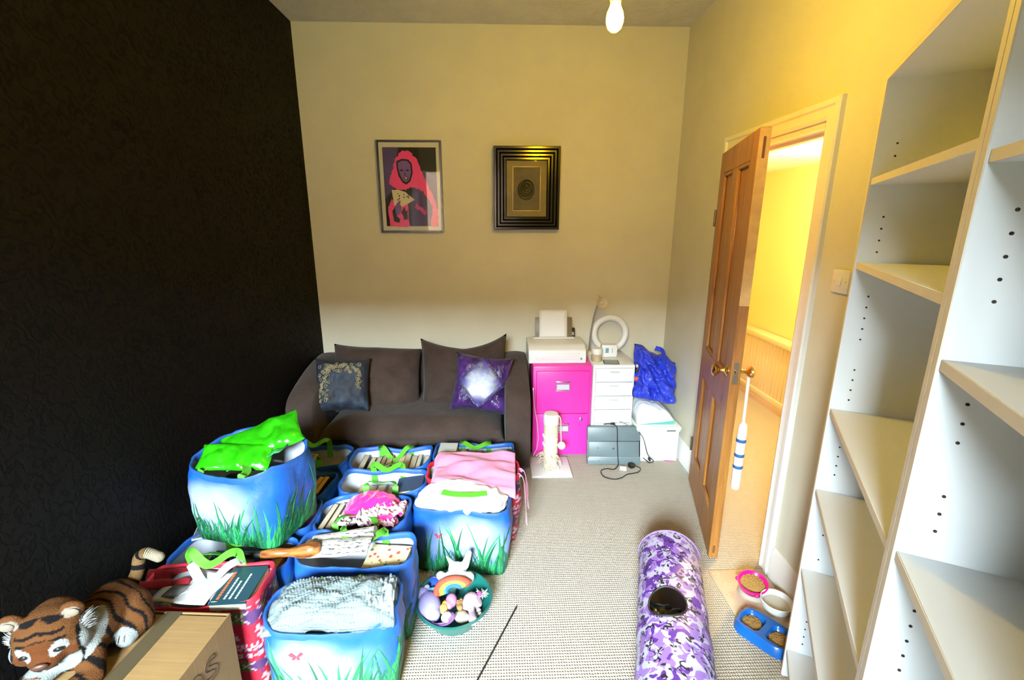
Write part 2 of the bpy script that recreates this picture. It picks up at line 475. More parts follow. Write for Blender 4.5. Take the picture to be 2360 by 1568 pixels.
# hall lamp (hidden from here behind the door jamb) and its light
def lamp_mat(name, col, s):
    t = NT(name); e = t.n('ShaderNodeEmission'); e.inputs[0].default_value = col+(1,); e.inputs[1].default_value = s
    t.l(e.outputs[0], t.out.inputs[0]); MATS[name] = t.m; return t.m
HL = Vector((2.16, 2.80, 1.72))
hl = thing('hall_pendant_lamp', 'bare bulb on a flex hanging in the hall', 'lamp', HL)
MB().tube([(0, 0, zs(HL.y)-HL.z), (0, 0, 0.09)], 0.004, 8).build('flex', M_whitep, hl)
MB().lathe([(0.018, 0.04), (0.02, 0.07), (0.014, 0.10)], seg=20).build('lamp_holder', M_whitep, hl)
MB().sphere((0, 0, 0), (0.03, 0.03, 0.04)).build('bulb', lamp_mat('hall_bulb', (1.0, 0.70, 0.27), 2800.0), hl)
# room bulb on its flex
BP = WY(1417, 42, 1.75)
bl = thing('pendant_bulb', 'bare glowing light bulb hanging from the ceiling', 'lamp', BP)
MB().tube([(0, 0, ZC-BP.z), (0, 0, 0.10)], 0.0035, 8).build('flex', M_whitep, bl)
MB().lathe([(0.02, ZC-BP.z-0.02), (0.045, ZC-BP.z-0.012), (0.045, ZC-BP.z)], seg=24).build('ceiling_rose', M_whitep, bl)
MB().lathe([(0.017, 0.045), (0.021, 0.06), (0.021, 0.085), (0.012, 0.115)], seg=20).build('lamp_holder', M_whitep, bl)
MB().lathe([(0.0, -0.042), (0.012, -0.039), (0.022, -0.030), (0.028, -0.014), (0.029, 0.0), (0.026, 0.016), (0.018, 0.034), (0.0145, 0.05)], seg=24).build('bulb', lamp_mat('room_bulb', (1.0, 0.60, 0.005), 610.0), bl)
# ================================================================== large furniture
# ---- door leaf
def pine():
    t = NT('stripped_pine'); v = t.coord('Object', (1, 1, 0.07))
    a = t.noise(v, 26, 4, 0.6, 1.5); b = t.noise(t.coord('Object', (1, 1, 0.3)), 5, 3, 0.5)
    c = t.ramp(a.outputs[0], [(0.25, (0.17, 0.060, 0.010)), (0.5, (0.31, 0.125, 0.022)), (0.75, (0.42, 0.19, 0.04))])
    vo = t.n('ShaderNodeTexVoronoi'); vo.inputs['Scale'].default_value = 3.3; t.l(t.coord('Object', (1.6, 1.6, 0.9)), vo.inputs[0])
    kn = t.ramp(vo.outputs[0], [(0.03, (1, 1, 1)), (0.10, (0, 0, 0))])
    c = t.mix(kn, c, (0.10, 0.035, 0.012))
    t.base(t.mix(t.math('MULTIPLY', b.outputs[0], 0.4), c, (0.27, 0.105, 0.022)))
    t.set(Roughness=0.42); t.bump(a.outputs[0], 0.12, 0.002); return t.m
M_pine = pine()
M_palepine = mat('pale_pine_edge', (0.55, 0.34, 0.13), 0.55, var=0.2, vscale=14)
DL, DH, DT = 0.735, 1.955, 0.042
hinge = Vector((XR-0.018, DY1-0.012, 0.012))
ang = R(15.0)
door = thing('panelled_door', 'stripped pine four-panel door standing ajar with brass knobs', 'door', hinge, -ang)
# local frame: leaf runs along -y from the hinge, room face at -x
def leafbox(m, y0, y1, z0, z1, x0=-DT, x1=0.0, b=0.002): return m.box(((x0+x1)/2, -(y0+y1)/2, (z0+z1)/2), (x1-x0, y1-y0, z1-z0), bevel=b, seg=1)
st, mu = 0.10, 0.09
rails = [(0.0, 0.20), (0.74, 0.90), (DH-0.11, DH)]
MB_ = MB(); leafbox(MB_, 0, st, 0, DH); MB_.build('stile', M_pine, door)
MB_ = MB(); leafbox(MB_, DL-st, DL, 0, DH); MB_.build('stile', M_pine, door)
for z0, z1 in rails:
    MB_ = MB(); leafbox(MB_, st, DL-st, z0, z1); MB_.build('rail', M_pine, door)
ym = DL/2
for z0, z1 in ((0.20, 0.74), (0.90, DH-0.11)):
    MB_ = MB(); leafbox(MB_, ym-mu/2, ym+mu/2, z0, z1); MB_.build('muntin', M_pine, door)
    for y0, y1 in ((st, ym-mu/2), (ym+mu/2, DL-st)):
        MB_ = MB(); leafbox(MB_, y0-0.002, y1+0.002, z0-0.002, z1+0.002, -DT+0.015, -0.015, 0); pnl = MB_.build('door_panel', M_pine, door)
        k = MB()
        for xs in (-DT+0.008, -0.008):
            for (a0, a1, b0, b1) in ((y0, y1, z0, z0+0.016), (y0, y1, z1-0.016, z1), (y0, y0+0.016, z0, z1), (y1-0.016, y1, z0, z1)):
                leafbox(k, a0, a1, b0, b1, xs-0.008, xs+0.008, 0.004)
        k.build('moulding', M_pine, pnl)
def knob(zc, yc, sgn):
    """a turned brass knob on its rose, on the room (-1) or hall (+1) face"""
    m_ = MB(); x0 = -DT if sgn < 0 else 0.0
    prof = [(0.026, 0.0), (0.026, 0.004), (0.014, 0.010), (0.010, 0.018), (0.010, 0.034), (0.018, 0.040), (0.027, 0.050), (0.028, 0.060), (0.020, 0.068), (0.0, 0.070)]
    m_.lathe(prof, (0, 0, 0), 28)
    M = Matrix.Translation((x0, -yc, zc)) @ Matrix.Rotation(sgn*PI/2, 4, 'Y')
    return m_.xf(M).build('knob', M_brass, door)
knob(0.945, DL-0.055, -1); knob(0.945, DL-0.055, 1)
m_ = MB(); leafbox(m_, DL, DL+0.002, 0.90, 1.00, -DT+0.010, -0.010, 0); plate = m_.build('lock_plate', M_chrome, door)
m_ = MB(); leafbox(m_, DL+0.002, DL+0.009, 0.945, 0.965, -DT+0.016, -0.018, 0.002); m_.build('latch', M_brass, plate)
m_ = MB(); leafbox(m_, DL, DL+0.0008, 1.25, DH-0.002, -DT+0.001, -0.001, 0); m_.build('pale_edge', M_palepine, door, smooth=False)  # paler pine strip over the upper part of the leaf's free edge
m_ = MB(); leafbox(m_, DL, DL+0.0015, 1.84, 1.92, -DT+0.016, -0.016, 0); m_.build('mortice_slot', mat('dark_wood_slot', (0.12, 0.045, 0.012), 0.7), door)
m_ = MB(); leafbox(m_, DL, DL+0.0012, 0.03, 0.07, -DT+0.016, -0.016, 0); m_.build('mortice_slot', MATS['dark_wood_slot'], door)
for z in (0.25, 1.62):
    MB().cyl((-DT-0.004, 0.004, z-0.045), (-DT-0.004, 0.004, z+0.045), 0.006, seg=12).build('hinge', mat('aged_steel', (0.18, 0.15, 0.12), 0.45, 0.9), door)

# ---- bookcases standing askew in front of the right wall
M_lam = mat('white_laminate', (0.74, 0.755, 0.76), 0.38, var=0.015, vscale=3)
M_edge = mat('cream_edge_strip', (0.66, 0.585, 0.46), 0.45, var=0.04, vscale=10)
M_hole = mat('peg_hole_dark', (0.02, 0.016, 0.012), 0.9)
BA = R(28.45); Dv = Vector((math.sin(BA), math.cos(BA), 0)); Nv = Vector((math.cos(BA), -math.sin(BA), 0))
BPf = Vector((1.038, 1.329, 0)); BD = 0.262; PT = 0.018
def bookcase(label, s0, wid, top, shelves, plinth):
    o = BPf-Dv*s0
    t = thing('bookcase', label, 'bookcase', o, -BA, 'white bookcases at an angle to the wall')
    # local: +y towards the far end, -y towards the near end, +x towards the back
    def bx(nm, y0, y1, z0, z1, x0=0.0, x1=BD, par=None, edge=True):
        b = MB().box(((x0+x1)/2, (y0+y1)/2, (z0+z1)/2), (x1-x0, y1-y0, z1-z0), bevel=0.0008, seg=1).build(nm, M_lam, par or t)
        if edge:
            MB().box((x0-0.0006, (y0+y1)/2, (z0+z1)/2), (0.0016, y1-y0-0.001, z1-z0-0.001)).build('edge_strip', M_edge, b, smooth=False)
        return b
    for ya in (-PT, -wid):
        sp = bx('side_panel', ya, ya+PT, 0, top)
        face = ya-0.0004 if ya == -PT else ya+PT+0.0004
        k = MB()
        for xx in (0.045, BD-0.045):
            for i in range(46):
                z = 0.16+i*0.032+(i//6)*0.03
                if z > top-0.1 or i % 6 == 5: continue
                if min(abs(z-sz) for sz in shelves) < 0.024: continue
                k.cyl((xx, face-0.0006, z), (xx, face+0.0006, z), 0.0027, seg=10)
        k.build('peg_holes', M_hole, sp, smooth=False)['kind'] = 'stuff'
    bx('top_panel', -wid+PT, -PT, top-PT, top)
    bx('plinth', -wid+PT, -PT, 0, plinth-PT, 0.025, 0.04, edge=False)
    MB().box((BD-0.003, -wid/2, top/2), (0.004, wid-2*PT, top-0.02)).build('back_panel', M_lam, t, smooth=False)
    for i, z in enumerate(shelves):
        bx('shelf', -wid+PT+0.0005, -PT-0.0005, z-PT, z, 0.004, BD-0.006)
    return t
k_ = 0.505
shz = [1.6+k_*v for v in (0.2438, -0.2096, -1.099, -1.653, -2.254, -2.932)]
bookcase('tall empty white bookcase standing between the doorway and another bookcase', 0.0, 0.742, 1.987, shz, shz[-1])
bookcase('tall empty white bookcase beyond its twin, the one further from the doorway', 0.744, 0.742, 1.987, [1.70, 1.40, 1.06, 0.72, 0.42, shz[-1]], shz[-1])
# ---- light switch on the right wall
sw = thing('light_switch', 'white square light switch plate on the wall beside the doorway', 'switch', (XR, 1.672, 1.395))
MB().box((-0.005, 0, 0), (0.010, 0.086, 0.086), bevel=0.003).build('plate', M_whitep, sw)
MB().box((-0.011, 0, 0), (0.006, 0.018, 0.03), bevel=0.002, rot=(0, R(6), 0)).build('rocker', M_whitep, sw)
for yy in (-0.03, 0.03): MB().cyl((-0.0095, yy, 0), (-0.011, yy, 0), 0.003, seg=10).build('screw', M_chrome, sw)

# ---- sofa
def fabric(name, c1, c2, sc=160, bump=0.5, rough=0.95, sheen=0.08, big=6, big_bump=2.5):
    t = NT(name); v = t.coord('Object')
    a = t.noise(v, sc, 3, 0.7); b = t.noise(v, big, 3, 0.6)
    f = t.math('MULTIPLY_ADD', b.outputs[0], 0.5, t.math('MULTIPLY', a.outputs[0], 0.5))
    t.base(t.ramp(f, [(0.35, c1), (0.65, c2)])); t.set(Roughness=rough); t.p.inputs['Sheen Weight'].default_value = sheen
    t.p.inputs['Specular IOR Level'].default_value = 0.15
    c_ = t.noise(v, 7, 3, 0.55, 0.8)
    t.bump(t.math('MULTIPLY_ADD', c_.outputs[0], big_bump, t.math('MULTIPLY', a.outputs[0], bump)), 0.9, 0.004); MATS[name] = t.m; return t.m
M_sofa = fabric('brown_weave', (0.030, 0.019, 0.0155), (0.058, 0.040, 0.0325))
SX0, SX1, SYF, SYB = -1.285, 0.205, 2.615, 3.375
sofa = thing('sofa', 'small brown fabric two-seater sofa with sloping arms and loose back cushions', 'sofa', ((SX0+SX1)/2, (SYF+SYB)/2, 0))
so = sofa.location.copy()
def soft_box(m, c, size, r, seg=4, noiseamp=0.0, sub=0):
    return m.box(c, size, bevel=r, seg=seg)
def sofa_arm(x0, x1, inner):
    """arm: a thick slab whose top slopes from the high back to the low rounded front, leaning outwards a little"""
    prof = []
    for y, z in ((SYF+0.012, 0.015), (SYF, 0.20), (SYF, 0.47), (SYF+0.012, 0.535), (SYF+0.05, 0.575), (SYF+0.12, 0.605), (SYF+0.25, 0.645), (SYF+0.42, 0.685), (SYF+0.60, 0.70), (SYB, 0.70), (SYB, 0.015)): prof.append((y, z))
    n = len(prof); m_ = MB(); xs = [(0.0, 0.94), (0.06, 0.985), (0.2, 1.0), (0.5, 1.012), (0.8, 1.0), (0.94, 0.985), (1.0, 0.94)]
    vs = []; fs = []
    cyy = (SYF+SYB)/2; czz = 0.33
    for u, k in xs:
        for (y, z) in prof:
            yy = cyy+(y-cyy)*(1-(1-k)*0.55); zz = z if z < 0.1 else czz+(z-czz)*(1-(1-k)*1.1)
            vs.append((lerp(x0, x1, u), yy, zz))
    for i in range(len(xs)-1):
        for j in range(n):
            j2 = (j+1) % n; fs.append((i*n+j, i*n+j2, (i+1)*n+j2, (i+1)*n+j))
    fs.append(tuple(range(n))); fs.append(tuple((len(xs)-1)*n+j for j in range(n)))
    m_.add([Vector(v)-so for v in vs], fs)
    o = m_.build('arm', M_sofa, sofa, angle=60)
    md = o.modifiers.new('sub', 'SUBSURF'); md.levels = 1; md.render_levels = 2
    return o
sofa_arm(SX0, SX0+0.175, 1); sofa_arm(SX1-0.165, SX1, -1)
MB().box(Vector(((SX0+SX1)/2, SYB-0.10, 0.38))-so, (SX1-SX0-0.26, 0.20, 0.645), bevel=0.07, seg=4).build('backrest', M_sofa, sofa)
MB().box(Vector(((SX0+SX1)/2, SYF+0.36, 0.175))-so, (SX1-SX0-0.3, 0.66, 0.25), bevel=0.03, seg=3).build('base', M_sofa, sofa)
def seat_fn():
    m_ = MB(); W = SX1-SX0-0.34; D = 0.62
    def top(u, v):
        x = (u-0.5)*W; y = v*D
        e = min(1, 7*u, 7*(1-u), 5*v+0.02, 6*(1-v)+0.3)
        return Vector(((SX0+SX1)/2+0.005+x, SYF+0.012+y-0.01*math.sin(PI*u), 0.30+0.125*math.sqrt(max(0, e))*(1-0.02*v)+0.012*nz(x*4, y*4, 1)-0.014*math.exp(-((u-0.5)/0.05)**2)*0))-so
    m_.grid(top, 40, 24)
    o = m_.build('seat_cushion', M_sofa, sofa, fix=False); md = o.modifiers.new('s', 'SOLIDIFY'); md.thickness = 0.16; md.offset = -1
    return o
seat_fn()
def pillow(m, W, H, T, cor=0.10, seed=0, wr=0.004, nu=30, pinch=0.0, tilt_top=None):
    """cushion in local x (width) z (height) y (thickness), pointed corners; both faces"""
    def f(side):
        def g(u, v):
            x = u*2-1; z = v*2-1
            ex = 1-cor*(1-z*z)*0.9*1.0; ez = 1-cor*(1-x*x)*0.9
            t = max(0.0, (1-x**4))*max(0.0, (1-z**4)); t = t**0.55
            y = side*T/2*t
            y += side*wr*t*(nz(x*3+seed, z*3, seed*1.7)*1.0+nz(x*8+seed, z*5, seed)*0.7)
            zz = z*ez*H/2
            if tilt_top: zz += tilt_top(x)*max(0, z)**2
            return Vector((x*ex*W/2, y, zz))
        return g
    m.grid(f(1), nu, nu); m.grid(f(-1), nu, nu); return m
def cushion(name, W, H, T, m, loc, rot, parent=None, **kw):
    b = MB(); pillow(b, W, H, T, **kw); M = Matrix.Translation(loc) @ Euler(rot).to_matrix().to_4x4(); b.xf(M)
    o = b.build(name, m, parent, angle=80)
    bm = bmesh.new(); bm.from_mesh(o.data); bmesh.ops.remove_doubles(bm, verts=list(bm.verts), dist=0.0008); bmesh.ops.recalc_face_normals(bm, faces=list(bm.faces)); bm.to_mesh(o.data); bm.free()
    o.data.shade_smooth(); return o
cushion('back_cushion', 0.60, 0.46, 0.24, M_sofa, Vector((-0.835, 3.075, 0.555))-so, (R(-17), R(0.5), 0), sofa, seed=2, wr=0.024, cor=0.05, tilt_top=lambda x: 0.015*max(0, -x)**3-0.02*max(0, x))
cushion('back_cushion', 0.60, 0.48, 0.24, M_sofa, Vector((-0.235, 3.075, 0.57))-so, (R(-17), R(-0.5), 0), sofa, seed=5, wr=0.024, cor=0.07, tilt_top=lambda x: 0.055*max(0, x)**2.5+0.03*max(0, -x)**3-0.035*(1-abs(x)))
for x in (SX0+0.08, SX1-0.08):
    for y in (SYF+0.07, SYB-0.07):
        MB().lathe([(0.02, 0), (0.026, 0.05), (0.026, 0.075)], Vector((x, y, 0))-so, 16).build('foot', mat('dark_wood', (0.05, 0.025, 0.012), 0.4), sofa)
# denim cushion with an embroidered border
def denim():
    t = NT('denim_velvet'); v = t.coord('Object')
    a = t.noise(v, 9, 4, 0.6, 0.5); b = t.noise(v, 150, 2, 0.6)
    t.base(t.ramp(a.outputs[0], [(0.35, (0.003, 0.004, 0.010)), (0.55, (0.008, 0.015, 0.030)), (0.72, (0.035, 0.065, 0.10))]))
    t.set(Roughness=0.7); t.p.inputs['Sheen Weight'].default_value = 0.03; t.bump(a.outputs[0], 0.5, 0.02); MATS['denim'] = t.m; return t.m
dn = thing('throw_cushion', 'dark blue denim throw cushion with a beige scroll-embroidered border', 'cushion', (-1.005, 2.865, 0.425), 0, 'throw cushions on the sofa')
MD = Matrix.Translation((0, 0, 0.165)) @ Euler((R(-24), R(4), R(12))).to_matrix().to_4x4()
def local_cush(name, W, H, T, m, M, parent, **kw):
    b = MB(); pillow(b, W, H, T, **kw); b.xf(M); o = b.build(name, m, parent, angle=80)
    bm = bmesh.new(); bm.from_mesh(o.data); bmesh.ops.remove_doubles(bm, verts=list(bm.verts), dist=0.0008); bmesh.ops.recalc_face_normals(bm, faces=list(bm.faces)); bm.to_mesh(o.data); bm.free()
    o.data.shade_smooth(); return o
local_cush('cover', 0.345, 0.345, 0.14, denim(), MD, dn, seed=9, wr=0.010, cor=0.08)
b = MB(); rnd = random.Random(4)
def psurf(x, z, T=0.14):           # height of the pillow face (front, -y) at normalised x,z
    t = (max(0.0, 1-x**4)*max(0.0, 1-z**4))**0.55
    return -(T/2*t+0.0135*t+0.0015)
for i in range(118):
    if i < 46: x, z = -0.60+rnd.uniform(-.17, .17), -0.66+i*0.029
    elif i < 104: x, z = -0.58+(i-46)*0.0215, 0.58+rnd.uniform(-.17, .17)
    else: x, z = 0.60+rnd.uniform(-.06, .06), 0.42-(i-104)*0.045
    r = rnd.uniform(0.007, 0.013); ph = rnd.uniform(0, 6.28); sg = rnd.choice((-1, 1))
    pts = []
    for k in range(16):
        a_ = ph+sg*k*0.44; rr_ = r*(1-k/22); px = x*0.172+rr_*math.cos(a_); pz = z*0.172+rr_*math.sin(a_)
        pts.append((px, psurf(px/0.172, pz/0.172), pz))
    b.tube(pts, 0.0019, 5)
b.xf(MD).build('embroidery', mat('beige_thread', (0.22, 0.185, 0.10), 0.7), dn)
# purple cushion with a diamond patch
def purple():
    t = NT('purple_satin'); v = t.coord('Object'); a = t.noise(v, 11, 4, 0.6, 1.0)
    t.base(t.ramp(a.outputs[0], [(0.35, (0.012, 0.003, 0.035)), (0.65, (0.060, 0.020, 0.14))])); t.set(Roughness=0.30); t.p.inputs['Sheen Weight'].default_value = 0.05
    t.bump(a.outputs[0], 0.8, 0.03); MATS['purple'] = t.m; return t.m
pu = thing('throw_cushion', 'purple satin throw cushion with a pale silvery diamond patch', 'cushion', (-0.105, 2.85, 0.425), 0, 'throw cushions on the sofa')
MP = Matrix.Translation((0, 0, 0.17)) @ Euler((R(-22), R(6), R(-4))).to_matrix().to_4x4()
local_cush('cover', 0.375, 0.375, 0.15, purple(), MP, pu, seed=13, wr=0.014, cor=0.10)
def patch(u, v):
    a_, b_ = (u-0.5), (v-0.5); x = (a_-b_)*0.62*0.98; z = (a_+b_)*0.62*1.12
    return Vector((x*0.187*1.25, psurf(x*1.25, z*1.25, 0.15)-0.004, z*0.187*1.25))
b = MB(); b.grid(patch, 16, 16); b.xf(MP)
tp = NT('silver_lilac'); v = tp.coord('Object'); a = tp.noise(v, 22, 4, 0.6, 0.6)
tp.base(tp.ramp(a.outputs[0], [(0.45, (0.05, 0.04, 0.19)), (0.55, (0.125, 0.13, 0.17))])); tp.set(Roughness=0.35)
pt_o = b.build('diamond_patch', tp.m, pu, fix=False); md = pt_o.modifiers.new('s', 'SOLIDIFY'); md.thickness = 0.003
b = MB()
for k in range(4):
    c = [(-1, 0), (0, 1), (1, 0), (0, -1)]; p0, p1 = c[k], c[(k+1) % 4]; pts = []
    for i in range(25):
        x = lerp(p0[0], p1[0], i/24)*0.80; z = lerp(p0[1], p1[1], i/24)*0.86
        pts.append((x*0.187, psurf(x, z, 0.15)-0.002, z*0.187))
    b.tube(pts, 0.003, 6)
b.xf(MP).build('piping', MATS['purple'], pu)

# ---- pink filing cabinet
M_pink = mat('pink_enamel', (0.78, 0.035, 0.36), 0.35, var=0.03)
fc = thing('filing_cabinet', 'hot pink two-drawer metal filing cabinet with chrome handles', 'cabinet', (0.443, 3.175, 0))
FW, FD, FH = 0.405, 0.40, 0.66; fy = -FD/2
MB().box((0, 0.01, FH/2), (FW, FD-0.02, FH), bevel=0.006).build('body', M_pink, fc)
for z0, z1 in ((0.025, 0.322), (0.328, 0.632)):
    dr = MB().box((0, fy+0.006, (z0+z1)/2), (FW-0.045, 0.024, z1-z0), bevel=0.003).build('drawer', M_pink, fc)
    zc = (z0+z1)/2+0.055
    MB().box((0, fy-0.008, zc+0.022), (0.095, 0.006, 0.012), bevel=0.002).build('handle', M_chrome, dr)
    q = MB()
    for s in (-1, 1): q.box((s*0.045, fy-0.008, zc-0.008), (0.006, 0.006, 0.07), bevel=0.001)
    q.box((0, fy-0.008, zc-0.041), (0.095, 0.006, 0.006), bevel=0.001); q.build('label_holder', M_chrome, dr)
    MB().box((0, fy-0.0075, zc-0.014), (0.086, 0.002, 0.036)).build('label_card', mat('grey_card', (0.45, 0.5, 0.52), 0.6), dr, smooth=False)
MB().lathe([(0.012, 0), (0.012, 0.006), (0.009, 0.008), (0.0, 0.008)], (0, 0, 0), 20).xf(Matrix.Translation((0.13, fy-0.006, 0.285)) @ Matrix.Rotation(PI/2, 4, 'X')).build('lock', M_chrome, fc)
# ---- white drawer unit
M_wmetal = mat('white_enamel', (0.76, 0.77, 0.77), 0.4)
hu = thing('drawer_unit', 'tall narrow white metal drawer unit beside the pink cabinet', 'drawer unit', (0.797, 3.185, 0))
HW, HD, HH = 0.285, 0.40, 0.665; hy = -HD/2
MB().box((0, 0.008, 0.03+(HH-0.03)/2), (HW, HD-0.016, HH-0.03), bevel=0.004).build('body', M_wmetal, hu)
for i in range(6):
    z0 = 0.045+i*0.101
    dr = MB().box((0, hy+0.004, z0+0.049), (HW-0.028, 0.018, 0.095), bevel=0.0025).build('drawer', M_wmetal, hu)
    MB().box((0.0, hy-0.006, z0+0.072), (0.06, 0.006, 0.012), bevel=0.002).build('label_slot', mat('pale_grey', (0.5, 0.52, 0.53), 0.5), dr)
for sx in (-1, 1):
    for sy in (-1, 1): MB().cyl((sx*0.11, sy*0.16, 0), (sx*0.11, sy*0.16, 0.035), 0.02, seg=14).build('castor', M_black, hu)

# ---- picture with a pop-art poster
M_blackframe = mat('black_frame', (0.006, 0.006, 0.007), 0.3)
p0, p1 = WY(868, 322, YB-0.01), WY(1021, 537, YB-0.01)
PX0, PX1, PZ0, PZ1 = -0.815, -0.376, 1.54, 2.15
pw, ph = PX1-PX0, PZ1-PZ0
po_ = thing('framed_poster', 'thin black frame with a pink and purple pop-art poster of a long-haired figure', 'picture', ((PX0+PX1)/2, YB, PZ0), 0, 'pictures on the cream wall')
fwid = 0.013
def picture_frame(parent, W, H, fw, d, m, name='frame'):
    q = MB(); q.box((-W/2+fw/2, -d/2, H/2), (fw, d, H), bevel=0.0015, seg=1); q.box((W/2-fw/2, -d/2, H/2), (fw, d, H), bevel=0.0015, seg=1)
    q.box((0, -d/2, fw/2), (W-2*fw, d, fw), bevel=0.0015, seg=1); q.box((0, -d/2, H-fw/2), (W-2*fw, d, fw), bevel=0.0015, seg=1)
    return q.build(name, m, parent)
picture_frame(po_, pw, ph, fwid, 0.022, M_blackframe)
MB().box((0, -0.006, ph/2), (pw-2*fwid+0.002, 0.006, ph-2*fwid+0.002)).build('mount', mat('white_mount', (0.72, 0.71, 0.69), 0.8), po_, smooth=False)
MARG = 0.034; aw, ah = pw-2*fwid-2*MARG+0.018, ph-2*fwid-2*MARG+0.006
art = [0]
def flat(name, poly, colr, parent, lay):
    """printed colour area: poly in 0..1 art coordinates (x right, y up)"""
    key = 'ink_%d_%d_%d' % tuple(int(c*1000) for c in colr)
    q = MB(); vs = [((x-0.5)*aw, -0.0095-0.00035*lay, MARG+fwid-0.004+y*ah) for x, y in poly]
    q.add(vs, [tuple(range(len(vs)))])
    o = q.build(name, mat(key, colr, 0.7), parent, smooth=False, fix=False); return o
INK_P, INK_K, INK_U, INK_V, INK_C = (0.80, 0.055, 0.24), (0.012, 0.010, 0.016), (0.085, 0.055, 0.19), (0.20, 0.10, 0.36), (0.72, 0.65, 0.50)
pr_ = flat('print', [(0, 0), (1, 0), (1, 1), (0, 1)], INK_K, po_, 0)
flat('background', [(0, 0.35), (0.2, 0.5), (0.27, 0.9), (0.3, 1), (0, 1)], INK_U, pr_, 1)
flat('background', [(0.48, 0), (1, 0), (1, 0.62), (0.75, 0.72), (0.55, 0.55), (0.48, 0.3)], INK_U, pr_, 1)
rr = random.Random(3)
def jag(pts, n=5, a=0.012):
    out = []
    for i in range(len(pts)):
        p, q = pts[i], pts[(i+1) % len(pts)]
        for k in range(n): t_ = k/n; out.append((lerp(p[0], q[0], t_)+rr.uniform(-a, a), lerp(p[1], q[1], t_)+rr.uniform(-a, a)))
    return out
flat('hair', jag([(0.24, 0.86), (0.36, 0.96), (0.52, 0.95), (0.64, 0.84), (0.72, 0.70), (0.80, 0.56), (0.93, 0.36), (1.0, 0.22), (1.0, 0.0), (0.86, 0.0), (0.90, 0.26), (0.72, 0.46), (0.58, 0.50), (0.48, 0.50), (0.40, 0.47), (0.24, 0.48), (0.10, 0.54), (0.10, 0.60), (0.17, 0.72)]), INK_P, pr_, 2)
flat('robe', jag([(0.06, 0.0), (0.05, 0.26), (0.13, 0.36), (0.20, 0.30), (0.42, 0.28), (0.45, 0.0)]), INK_P, pr_, 2)
flat('face_outline', [(0.25, 0.83), (0.36, 0.86), (0.48, 0.85), (0.54, 0.80), (0.55, 0.68), (0.50, 0.58), (0.42, 0.535), (0.35, 0.56), (0.28, 0.64), (0.25, 0.74)], INK_K, pr_, 3)
flat('face', [(0.28, 0.81), (0.36, 0.835), (0.46, 0.83), (0.51, 0.79), (0.52, 0.69), (0.48, 0.60), (0.42, 0.565), (0.36, 0.59), (0.31, 0.66), (0.28, 0.74)], INK_V, pr_, 4)
for xs in (0.345, 0.455): flat('eye', [(xs-0.045, 0.715), (xs, 0.728), (xs+0.04, 0.715), (xs, 0.703)], INK_K, pr_, 5)
flat('nose', [(0.395, 0.71), (0.41, 0.66), (0.43, 0.655), (0.42, 0.648), (0.39, 0.655)], INK_K, pr_, 5)
flat('mouth', [(0.36, 0.625), (0.42, 0.635), (0.47, 0.63), (0.45, 0.605), (0.40, 0.60)], INK_K, pr_, 5)
flat('teeth', [(0.385, 0.622), (0.42, 0.627), (0.45, 0.622), (0.43, 0.611), (0.405, 0.611)], INK_C, pr_, 6)
flat('paper_fan', jag([(0.14, 0.47), (0.28, 0.47), (0.40, 0.44), (0.56, 0.345), (0.40, 0.28), (0.30, 0.25), (0.16, 0.27)], 3, 0.006), INK_C, pr_, 5)
for i in range(9):
    x, y = rr.uniform(.2, .5), rr.uniform(.33, .44); flat('ink_mark', jag([(x, y), (x+.03, y+.012), (x+.02, y-.014)], 2, .006), INK_K, pr_, 6)
flat('hand', jag([(0.17, 0.24), (0.22, 0.30), (0.29, 0.34), (0.28, 0.29), (0.31, 0.25), (0.27, 0.16), (0.20, 0.13)], 2, 0.006), INK_V, pr_, 6)
flat('sleeve', jag([(0.13, 0.20), (0.17, 0.26), (0.21, 0.12), (0.27, 0.10), (0.25, 0.05), (0.14, 0.06)], 3, 0.01), INK_K, pr_, 6)
flat('shadow_ink', jag([(0.28, 0.20), (0.36, 0.24), (0.42, 0.20), (0.40, 0.10), (0.33, 0.09)], 4, 0.02), INK_K, pr_, 4)
flat('fold', jag([(0.55, 0.24), (0.66, 0.20), (0.74, 0.14), (0.80, 0.17), (0.70, 0.24), (0.60, 0.30)], 3, 0.012), (0.55, 0.07, 0.33), pr_, 4)
MB().box((0, -0.0155, ph/2), (pw-2*fwid+0.002, 0.002, ph-2*fwid+0.002)).build('glass', M_glass, po_, smooth=False)
# ---- black stepped frame with a gold mount and round engraving
QX0, QX1, QZ0, QZ1 = -0.02, 0.4385, 1.56, 2.113
qw, qh = QX1-QX0, QZ1-QZ0
fr2 = thing('framed_engraving', 'heavy black stepped picture frame with a dull gold mount and round engraving', 'picture', ((QX0+QX1)/2, YB, QZ0), 0, 'pictures on the cream wall')
M_lacq = mat('black_lacquer', (0.006, 0.0055, 0.005), 0.16)
q = MB(); stepw = 0.0225
prof = []
for i in range(4):
    o_ = i*stepw; dpt = 0.062-0.010*i
    prof += [(o_+0.001, dpt-0.006), (o_+0.005, dpt), (o_+stepw-0.006, dpt), (o_+stepw-0.001, dpt-0.006)]
prof = [(0, 0)]+[(0, 0.052)]+prof+[(4*stepw, 0.022), (4*stepw, 0)]
n = len(prof); corners = [(-1, 0), (1, 0), (1, 1), (-1, 1)]
vs = []
for sx, sz in corners:
    for a_, d_ in prof:
        vs.append((sx*(qw/2-a_), -d_, (a_ if sz == 0 else qh-a_)))
fs = [(i*n+j, i*n+(j+1) % n, ((i+1) % 4)*n+(j+1) % n, ((i+1) % 4)*n+j) for i in range(4) for j in range(n)]
q.add(vs, fs).build('frame', M_lacq, fr2, angle=30)
M_gold = mat('dull_gold_mount', (0.20, 0.155, 0.06), 0.55, 0.25, var=0.15, vscale=25)
iw, ih = qw-8*stepw+0.002, qh-8*stepw+0.002
